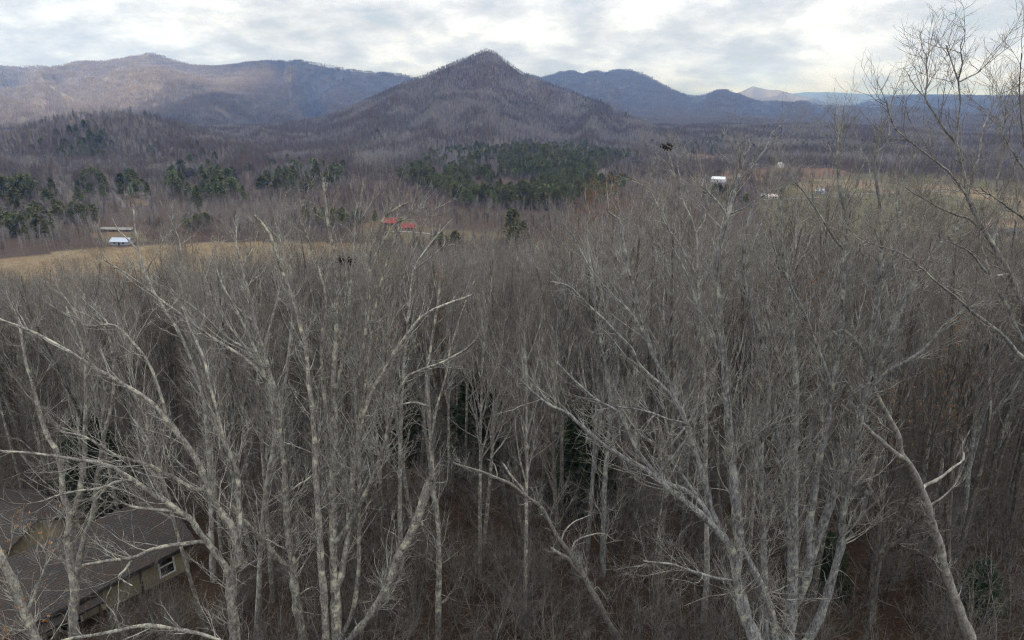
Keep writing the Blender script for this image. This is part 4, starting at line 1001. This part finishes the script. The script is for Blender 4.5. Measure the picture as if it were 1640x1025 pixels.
# ------------------------------------------------------------------ forests on the hills
def hilltree(seed, Ht=17, Wd=8, n=34, mat='hilltree', wid=0.10, link=False):
    rg = np.random.default_rng(seed); g = Geo()
    K = 3; P = np.zeros((1, K, 3)); P[0, :, 2] = [-1, Ht * 0.5, Ht * 0.95]; P[0, 1:, :2] = rg.normal(size=(2, 2)) * 0.3
    Rt = np.array([[wid * 1.6, wid * 1.2, wid * 0.5]]); g.tub(P, Rt, 3)
    B, Q = kids(rg, P, Rt, n, 0.3, 0.95, Wd * 0.4, Wd * 0.85, (20, 50), 0.5, 0.1, 3, 0.7, rmin=wid * 0.55, decay=0.5); g.tub(B, Q, 3)
    B, Q = kids(rg, B, Q, n * 3, 0.3, 1, Wd * 0.15, Wd * 0.35, (25, 60), 0.4, 0.1, 2, 0.7, rmin=wid * 0.4, tip=0.5); g.tub(B, Q, 3)
    return g.build('hill_tree', M[mat], link=link)
hts = [hilltree(81), hilltree(82, 15, 9), hilltree(83, 19, 7), hilltree(84, 13, 9, 30), hilltree(85, 16, 9, mat='hill_pale'), hilltree(86, 17, 8, mat='hill_brown')]
def clump(seed, n=26, size=64):
    rg = np.random.default_rng(seed); g = Geo()
    for i in range(n):
        x, y = rg.uniform(-size / 2, size / 2, 2); Ht = rg.uniform(13, 22)
        P = np.zeros((1, 2, 3)); P[0, :, 0] = x; P[0, :, 1] = y; P[0, :, 2] = (-14, Ht * 0.9); Rt = np.array([[0.35, 0.2]]); g.tub(P, Rt, 3)
        B, Q = kids(rg, P, Rt, 16, 0.6, 0.98, 3, 7, (20, 55), 0.4, 0.1, 2, 1, rmin=0.22, tip=0.5, decay=0.5); g.tub(B, Q, 3)
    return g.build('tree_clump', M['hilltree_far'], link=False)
cls = [clump(91), clump(92), clump(93)]
for q, (o, (px, py)) in enumerate(zip(hts, ((500, 330), (700, 345), (880, 345), (260, 330), (95, 385), (170, 352)))):
    h = hit(px, py); col.objects.link(o); o.location = (h[0], h[1], float(H(np.array(h[0]), np.array(h[1])))); o.name = 'valley_tree'
    tag(o, ('bare tree in the valley behind the pale-branched crown', 'small grey bare tree by the grass right of the red-roofed houses', 'slender bare tree below the pine knoll', 'bushy bare tree behind the white-roofed building', 'pale domed bare tree at the left end of the tan field', 'reddish brown bare tree left of the long pale-roofed shed')[q], 'tree')
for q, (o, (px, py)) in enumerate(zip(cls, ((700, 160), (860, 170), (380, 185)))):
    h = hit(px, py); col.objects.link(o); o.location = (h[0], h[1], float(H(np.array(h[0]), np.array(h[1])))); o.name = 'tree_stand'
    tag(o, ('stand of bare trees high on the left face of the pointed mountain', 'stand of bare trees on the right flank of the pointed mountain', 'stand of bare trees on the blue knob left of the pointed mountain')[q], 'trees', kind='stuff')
rg = np.random.default_rng(21)
def scatter_polar(r0, r1, dens, azr=(-0.70, 0.70)):
    area = 0.5 * (azr[1] - azr[0]) * (r1 * r1 - r0 * r0); k = int(area * dens)
    az = rg.uniform(*azr, k); r = np.sqrt(rg.uniform(r0 * r0, r1 * r1, k))
    return np.sin(az) * r, np.cos(az) * r
# valley and nearer slopes: single trees
X1, Y1 = scatter_polar(215, 3000, 1 / 29.0)
z1 = H(X1, Y1); r_ = np.hypot(X1, Y1)
edge = np.interp(X1 / Y1, [-0.8, -0.4, -0.2, 0, 0.2, 0.5, 0.8], [205, 225, 260, 320, 345, 350, 345])
fa_ = field_at(X1, Y1, z1)
hedge = (np.abs(((X1 * 0.35 + Y1 + fbm(X1 / 90, Y1 / 90, 2) * 60) % 105) - 8) < 8) & (rg.random(len(X1)) < 0.7) | (rg.random(len(X1)) < 0.05)
kk = (r_ > edge + 8) & ((fa_ < 0) | ((fa_ == 1) & hedge)) & visible(X1, Y1, z1, 17.0, 0.001)
px1, py1, _ = proj(X1, Y1, z1)
kk &= ~(((((px1 - 840) / 190) ** 2 + ((py1 - 278) / 46) ** 2) < 1) & (rg.random(len(X1)) < 0.62))
open_ = ((r_ < 900) & (z1 < 6) & (rg.random(len(X1)) < 0.35))
kk &= ~open_
# around the little farm buildings keep the view open
for (bx, by, rad_) in ((196, 392, 16), (632, 362, 16), (1156, 294, 20), (1240, 318, 18), (1250, 268, 10), (1610, 376, 30), (190, 372, 36)):
    kk &= ~((np.abs(px1 - bx) < rad_) & (py1 > by - 6) & (py1 < by + 14))
X1, Y1, z1, r_ = X1[kk], Y1[kk], z1[kk], r_[kk]
k = len(X1); print('hill trees', k)
s = rg.uniform(0.55, 1.05, k) * np.where(r_ > 2000, 0.82, 1.0) * np.where((r_ < 900) & (z1 < 8), 0.7, 1.0)
st_ = fbm(X1 / 70, Y1 / 110, 4) + rg.normal(size=k) * 0.05
stand_ix = np.where(st_ > 0.59, 4, np.where(st_ < 0.40, 5, rg.integers(0, 4, k)))
stuff_points('hillside_forest', np.stack([X1, Y1, z1], -1), np.stack([s * rg.uniform(0.85, 1.3, k)] * 2 + [s], -1), np.stack([rg.normal(size=k) * 0.05, rg.normal(size=k) * 0.05, rg.uniform(0, 6.28, k)], -1), stand_ix, [[o] for o in hts], 'grey leafless forest over the valley edge, the left hill and the pointed mountain', 'forest')
X2, Y2 = scatter_polar(3000, 9500, 1 / 1000.0)
z2 = H(X2, Y2); kk = visible(X2, Y2, z2, 18.0, 0.006); X2, Y2, z2 = X2[kk], Y2[kk], z2[kk]; k = len(X2); print('clumps', k)
s = rg.uniform(0.8, 1.1, k)
stuff_points('distant_forest', np.stack([X2, Y2, z2], -1), np.stack([s] * 3, -1), np.stack([np.zeros(k)] * 2 + [rg.uniform(0, 6.28, k)], -1), rg.integers(0, 3, k), [[o] for o in cls], 'leafless forest over the distant ridges left and right of the pointed mountain', 'forest')

# ------------------------------------------------------------------ buildings
def boxmesh(name, lo, hi, mat, parent, bev=0.0):
    x0, y0, z0 = lo; x1, y1, z1 = hi
    V = np.array([(x0, y0, z0), (x1, y0, z0), (x1, y1, z0), (x0, y1, z0), (x0, y0, z1), (x1, y0, z1), (x1, y1, z1), (x0, y1, z1)], float)
    Fq = np.array([(0, 3, 2, 1), (4, 5, 6, 7), (0, 1, 5, 4), (1, 2, 6, 5), (2, 3, 7, 6), (3, 0, 4, 7)])
    return mesh_np(name, V, Fq, mat, parent, False)
def frame_mesh(name, x, y0, y1, z0, z1, t, d, mat, parent, bars=1):
    """window frame in the plane x = const, standing d proud"""
    V = []; Fq = []
    def bx(a, b):
        n0 = len(V); (xa, ya, za), (xb, yb, zb) = a, b
        V.extend([(xa, ya, za), (xb, ya, za), (xb, yb, za), (xa, yb, za), (xa, ya, zb), (xb, ya, zb), (xb, yb, zb), (xa, yb, zb)])
        Fq.extend([[n0 + i for i in f] for f in ((0, 3, 2, 1), (4, 5, 6, 7), (0, 1, 5, 4), (1, 2, 6, 5), (2, 3, 7, 6), (3, 0, 4, 7))])
    bx((x, y0, z0), (x + d, y0 + t, z1)); bx((x, y1 - t, z0), (x + d, y1, z1)); bx((x, y0 + t, z0), (x + d, y1 - t, z0 + t)); bx((x, y0 + t, z1 - t), (x + d, y1 - t, z1))
    if bars: zm = (z0 + z1) / 2; bx((x, y0 + t, zm - t * .4), (x + d * 0.8, y1 - t, zm + t * .4))
    return mesh_np(name, np.array(V, float), np.array(Fq), mat, parent, False)
mr, nt, b = newmat('asphalt_shingles')
tc = N(nt, 'ShaderNodeTexCoord'); mp = N(nt, 'ShaderNodeMapping'); lk(nt, tc.outputs['UV'], mp.inputs[0])
br = N(nt, 'ShaderNodeTexBrick'); br.inputs['Scale'].default_value = 1.0; br.inputs['Brick Width'].default_value = 0.33; br.inputs['Row Height'].default_value = 0.15; br.inputs['Mortar Size'].default_value = 0.02
br.inputs['Color1'].default_value = (0.062, 0.059, 0.057, 1); br.inputs['Color2'].default_value = (0.088, 0.083, 0.080, 1); br.inputs['Mortar'].default_value = (0.038, 0.036, 0.035, 1)
lk(nt, mp.outputs[0], br.inputs[0]); nz = noise(nt, tc.outputs['Object'], 1.5, 5, 0.7)
c = mixc(nt, ramp(nt, nz, [(0.45, (0,) * 3), (0.7, (0.6,) * 3)]), br.outputs[0], (0.085, 0.055, 0.038))
nz2 = noise(nt, tc.outputs['Object'], 9, 3, 0.6)
c = mixc(nt, ramp(nt, nz2, [(0.62, (0,) * 3), (0.68, (0.8,) * 3)]), c, (0.15, 0.075, 0.035))
b.inputs['Specular IOR Level'].default_value = 0.0
lk(nt, c, b.inputs['Base Color'])
wall_m = flat('tan_siding', (0.22, 0.19, 0.125), (0.36, 0.31, 0.21), 0.9, 0.8)
moss_m = flat('mossy_wall', (0.05, 0.06, 0.03), (0.13, 0.13, 0.07), 1.2, 0.9)
white_m = flat('white_trim', (0.60, 0.60, 0.56), (0.75, 0.75, 0.72), 4, 0.6)
dark_m = flat('dark_trim', (0.03, 0.028, 0.026), (0.06, 0.055, 0.05), 4, 0.7)
glass_m, nt, b = newmat('window_glass'); b.inputs['Base Color'].default_value = (0.02, 0.022, 0.025, 1); b.inputs['Roughness'].default_value = 0.08; b.inputs['Specular IOR Level'].default_value = 0.6
deck_m = flat('deck_boards', (0.07, 0.05, 0.035), (0.14, 0.10, 0.07), 3, 0.85)
def gable_roof(name, x0, x1, hw, ze, zr, th, mat, parent, over=0.45):
    """ridge along local Y from x0 to x1 (local y), half width hw in local x; UV in metres"""
    V = []; Fq = []; UV = []
    k = (zr - ze) / hw; sl = math.hypot(1, k)
    for s in (1, -1):
        n0 = len(V); xe = (hw + over); zl = ze - over * k
        top = [(0.0, x0, zr), (0.0, x1, zr), (s * xe, x1, zl), (s * xe, x0, zl)]
        V.extend(top); V.extend([(a, b_, c_ - th) for a, b_, c_ in top])
        Fq.extend([[n0 + i for i in f] for f in ((0, 1, 2, 3), (7, 6, 5, 4), (3, 2, 6, 7), (0, 3, 7, 4), (2, 1, 5, 6))])
    o = mesh_np(name, np.array(V, float), np.array(Fq), mat, parent, False)
    uv = o.data.uv_layers.new(name='UVMap'); co = [tuple(v.co) for v in o.data.vertices]
    for l in o.data.loops:
        c_ = co[l.vertex_index]; uv.data[l.index].uv = (c_[1], abs(c_[0]) * sl)
    return o
def house_body(name, y0, y1, hw, z0, ze, zr, mat, parent):
    V = []; 
    for y in (y0, y1): V += [(-hw, y, z0), (hw, y, z0), (hw, y, ze), (0, y, zr), (-hw, y, ze)]
    q = np.array([(0, 4, 9, 5), (1, 6, 7, 2)]); me_v = np.array(V, float)
    q2 = np.array([(0, 1, 6, 5)]); tri = np.array([(4, 2, 3), (7, 9, 8)]); g1 = np.array([(0, 1, 2, 4), (6, 5, 9, 7)])
    return mesh_np(name, me_v, [np.concatenate([q, g1, q2]), tri], mat, parent, False)
# the house under the trees: local +x is the wall that faces the lower right of the picture, local y runs along the ridge
E0 = np.array([-24.2, 38.3]); uu = np.array([-0.6, -0.8])
hz = 55.4
hroot = empty('house', (E0[0], E0[1], hz), math.atan2(uu[1], uu[0]) - math.pi / 2)
# with this turn local +y = ridge direction, local +x = (cos, sin) to its right
rz = hroot.rotation_euler.z; xl = np.array([math.cos(rz), math.sin(rz)])
flip = 1 if xl @ np.array([0.8, -0.6]) > 0 else -1
ze, zr = 59.0 - hz, 60.9 - hz
house_body('wall', -1.3, 15, 3.3, 0, ze + 0.0, zr - 0.18, wall_m, hroot)
gable_roof('roof', -1.75, 15.4, 3.3, ze, zr, 0.14, mr, hroot)
def hb(name, x0, x1, y0, y1, z0, z1, mat, par=hroot):
    xa, xb = sorted((flip * x0, flip * x1)); return boxmesh(name, (xa, y0, z0), (xb, y1, z1), mat, par)
hb('fascia', 3.76, 3.80, -1.75, 15.4, ze - 0.52, ze - 0.28, dark_m)
hb('corner_board', 3.302, 3.34, 1.60, 1.72, 0.8, ze - 0.32, dark_m)
def window(y0, y1, z0, z1):
    w = hb('window', 3.303, 3.33, y0, y1, z0, z1, glass_m)
    fx = 3.331
    if flip > 0: f = frame_mesh('frame', fx, y0 - 0.06, y1 + 0.06, z0 - 0.06, z1 + 0.06, 0.10, 0.05, white_m, w)
    else: f = frame_mesh('frame', -fx - 0.05, y0 - 0.06, y1 + 0.06, z0 - 0.06, z1 + 0.06, 0.10, 0.05, white_m, w)
    return w
window(-0.35, 0.55, 1.75, 3.1); window(5.1, 6.2, 1.6, 2.9); window(8.5, 9.6, 1.6, 2.9)
hb('foundation', 3.304, 3.5, -1.3, 15, -1.5, 0.9, moss_m)
# lean-to porch below the eave
pr = boxmesh('porch_roof', (min(flip * 3.36, flip * 4.5), 4.2, ze - 0.75), (max(flip * 3.36, flip * 4.5), 9.0, ze - 0.62), mr, hroot)
for yq in (4.4, 6.6, 8.8): hb('post', 4.25, 4.38, yq - 0.06, yq + 0.06, 0.0, ze - 0.76, deck_m)
hb('deck', 3.52, 4.55, 3.9, 9.2, 0.0, 0.16, deck_m)
tag(hroot, 'tan house with a grey shingle roof half hidden under bare trees at the lower left', 'house')
# second roof beyond it
w2 = empty('garage', (-33.5, 39.5, 55.8), math.radians(62))
house_body('wall', -3.5, 3.5, 3.0, 0, 2.7, 4.25, wall_m, w2); gable_roof('roof', -3.9, 3.9, 3.0, 2.7, 4.4, 0.14, mr, w2)
boxmesh('door', (3.003, -1.2, 0.05), (3.05, 1.2, 2.1), white_m, w2)
tag(w2, 'shingle-roofed outbuilding just past the tan house at the left edge', 'garage')

def farm(px, py, Lm, Wm, hw_, hr_, ang, wc, rc, label, name='farm_house', cat='house', nwin=2, dup=None, rot=None, chimney=False):
    h = hit(px, py); x, y = h; z = float(H(np.array(x), np.array(y)))
    r = empty(name, (x, y, z - 0.2), math.radians(ang))
    wm = flat(name + '_wall', wc, tuple(min(1, v * 1.15) for v in wc), 0.6); rm = flat(name + '_roof', rc, tuple(min(1, v * 1.18) for v in rc), 0.8, 0.5)
    house_body('wall', -Lm / 2, Lm / 2, Wm / 2, 0, hw_, hr_ - 0.2, wm, r)
    gable_roof('roof', -Lm / 2 - 0.5, Lm / 2 + 0.5, Wm / 2, hw_, hr_, 0.15, rm, r)
    xw = Wm / 2 + 0.003
    for sgn in (1, -1):
        for q in range(nwin):
            yc = -Lm / 2 + (q + 1) * Lm / (nwin + 1)
            if q == nwin // 2: boxmesh('door', (min(sgn * xw, sgn * (xw + .06)), yc - 0.6, 0.25), (max(sgn * xw, sgn * (xw + .06)), yc + 0.6, min(2.3, hw_ - 0.2)), dark_m, r)
            else: boxmesh('window', (min(sgn * xw, sgn * (xw + .05)), yc - 0.6, 1.1), (max(sgn * xw, sgn * (xw + .05)), yc + 0.6, min(2.3, hw_ - 0.2)), glass_m, r)
    if chimney: boxmesh('chimney', (-0.5, Lm * 0.2, hr_ - 1.0), (0.5, Lm * 0.2 + 0.9, hr_ + 0.9), moss_m, r)
    tag(r, label, cat); return r
farm(196, 391, 12, 7, 2.6, 4.6, 86, (0.30, 0.30, 0.32), (0.40, 0.44, 0.52), 'low building with a pale blue-white metal roof behind the tan field', 'farm_building', 'building', 3)
farm(190, 370, 24, 6, 2.0, 3.0, 84, (0.14, 0.12, 0.10), (0.20, 0.19, 0.17), 'long low shed with a pale roof behind the blue-white-roofed building', 'long_shed', 'shed', 6)
farm(627, 361, 10, 9, 3.0, 6.2, 78, (0.22, 0.19, 0.16), (0.25, 0.05, 0.042), 'house with a bright red roof, left one of the pair across the valley', 'farm_house', 'house', 3, chimney=True)
farm(655, 368, 9, 7, 2.6, 5.0, 95, (0.30, 0.22, 0.18), (0.21, 0.045, 0.04), 'smaller house with a red roof, right one of the pair across the valley', 'farm_house', 'house', 3)
farm(1151, 291, 16, 11, 4.0, 6.6, 60, (0.62, 0.62, 0.62), (0.62, 0.65, 0.68), 'white metal barn at the edge of the right-hand fields', 'barn', 'barn', 3)
farm(1139, 278, 9, 6, 2.6, 4.2, 70, (0.3, 0.28, 0.26), (0.5, 0.5, 0.5), 'small pale-roofed shed behind the white metal barn', 'shed', 'shed', 2)
farm(1237, 318, 9, 7, 3.0, 5.0, 80, (0.62, 0.58, 0.46), (0.50, 0.42, 0.40), 'cream house beside the valley road', 'farm_house', 'house', 3)
farm(1224, 316, 6, 5, 2.4, 3.8, 60, (0.6, 0.6, 0.56), (0.6, 0.6, 0.6), 'small white shed left of the cream house by the road', 'shed', 'shed', 2)
farm(1249, 268, 10, 8, 5.0, 8.0, 20, (0.65, 0.65, 0.63), (0.40, 0.42, 0.45), 'white two-storey house far across the fields at the tree line', 'farm_house', 'house', 3)
farm(1206, 266, 14, 8, 3.0, 4.6, 85, (0.4, 0.38, 0.35), (0.5, 0.5, 0.5), 'long pale farm building at the far tree line left of the white house', 'farm_building', 'building', 3)
farm(1314, 310, 8, 7, 3.4, 5.4, 40, (0.36, 0.42, 0.52), (0.42, 0.46, 0.52), 'pale blue house in the right-hand field', 'farm_house', 'house', 3)
farm(1612, 376, 20, 10, 3.0, 5.2, 88, (0.16, 0.15, 0.14), (0.075, 0.08, 0.09), 'wide dark-roofed barn by the right edge', 'barn', 'barn', 4)
# parked van in the yard of the dark barn
def van(px, py, ang, label):
    h = hit(px, py); x, y = h; z = float(H(np.array(x), np.array(y)))
    r = empty('van', (x, y, z), math.radians(ang))
    prof = [(-2.4, 0.4), (2.3, 0.4), (2.4, 1.0), (1.7, 1.15), (1.1, 2.0), (-2.3, 2.05), (-2.4, 1.0)]
    k = len(prof); V = [(a, -0.95, b_) for a, b_ in prof] + [(a, 0.95, b_) for a, b_ in prof]
    me = bpy.data.meshes.new('body'); me.from_pydata(V, [], [list(range(k)), list(range(2 * k - 1, k - 1, -1))] + [[(i + 1) % k, i, i + k, (i + 1) % k + k] for i in range(k)])
    me.materials.append(white_m); o = bpy.data.objects.new('body', me); col.objects.link(o); o.parent = r
    boxmesh('window', (0.0, -0.97, 1.25), (1.15, 0.97, 1.8), glass_m, r)
    for wx in (-1.5, 1.5):
        for wy in (-0.85, 0.85):
            g_ = Geo(); P = np.array([[(wx, wy - 0.12, 0.36), (wx, wy - 0.119, 0.36), (wx, wy + 0.119, 0.36), (wx, wy + 0.12, 0.36)]], float); g_.tub(P, np.array([[0.01, 0.36, 0.36, 0.01]]), 12); g_.build('wheel', dark_m, r)
    tag(r, label, 'van')
van(1598, 379, 10, 'white van parked left of the dark-roofed barn')
# valley roads: ribbons laid 4 mm and more above the ground
def road(name, pix, w, mat):
    P = [];
    for i in range(len(pix) - 1):
        for t in np.linspace(0, 1, 12, endpoint=False): P.append((pix[i][0] * (1 - t) + pix[i + 1][0] * t, pix[i][1] * (1 - t) + pix[i + 1][1] * t))
    W_ = [hit(*p) for p in P]; W_ = np.array([w_ for w_ in W_ if w_])
    d = np.gradient(W_, axis=0); d /= np.linalg.norm(d, axis=1)[:, None]; nn = np.stack([-d[:, 1], d[:, 0]], -1)
    a, b_ = W_ + nn * w / 2, W_ - nn * w / 2
    V = np.concatenate([np.c_[a, H(a[:, 0], a[:, 1]) + 0.25], np.c_[b_, H(b_[:, 0], b_[:, 1]) + 0.25]]); k = len(W_)
    Fq = np.array([(i, i + 1, i + 1 + k, i + k) for i in range(k - 1)])
    o = mesh_np(name, V, Fq, mat); tag(o, kind='structure')
asph = flat('old_asphalt', (0.17, 0.165, 0.16), (0.24, 0.235, 0.225), 0.3)
road('road', [(1215, 320), (1260, 319), (1320, 316), (1380, 311), (1460, 307), (1560, 306)], 7, asph)
road('road', [(1560, 372), (1600, 368), (1700, 366)], 6, asph)
road('driveway', [(600, 372), (640, 371), (675, 373), (720, 380)], 4, flat('gravel_drive', (0.22, 0.20, 0.17), (0.30, 0.28, 0.25), 0.5))

# ------------------------------------------------------------------ air
hz_m = bpy.data.materials.new('haze'); hz_m.use_nodes = True; nt = hz_m.node_tree; nt.nodes.clear()
o_ = N(nt, 'ShaderNodeOutputMaterial'); pv = N(nt, 'ShaderNodeVolumePrincipled')
pv.inputs['Color'].default_value = (0.18, 0.41, 1.0, 1); pv.inputs['Density'].default_value = 8.8e-5
pv.inputs['Absorption Color'].default_value = (1, 1, 1, 1); pv.inputs['Density Attribute'].default_value = ''
pv.inputs['Anisotropy'].default_value = 0.0
lk(nt, pv.outputs[0], o_.inputs['Volume'])
hz_m.cycles.homogeneous_volume = True
zmin = -62.0
hb_ = boxmesh('haze', (-27500, -5000, zmin), (27500, 27500, 760), hz_m, None); tag(hb_, kind='stuff')
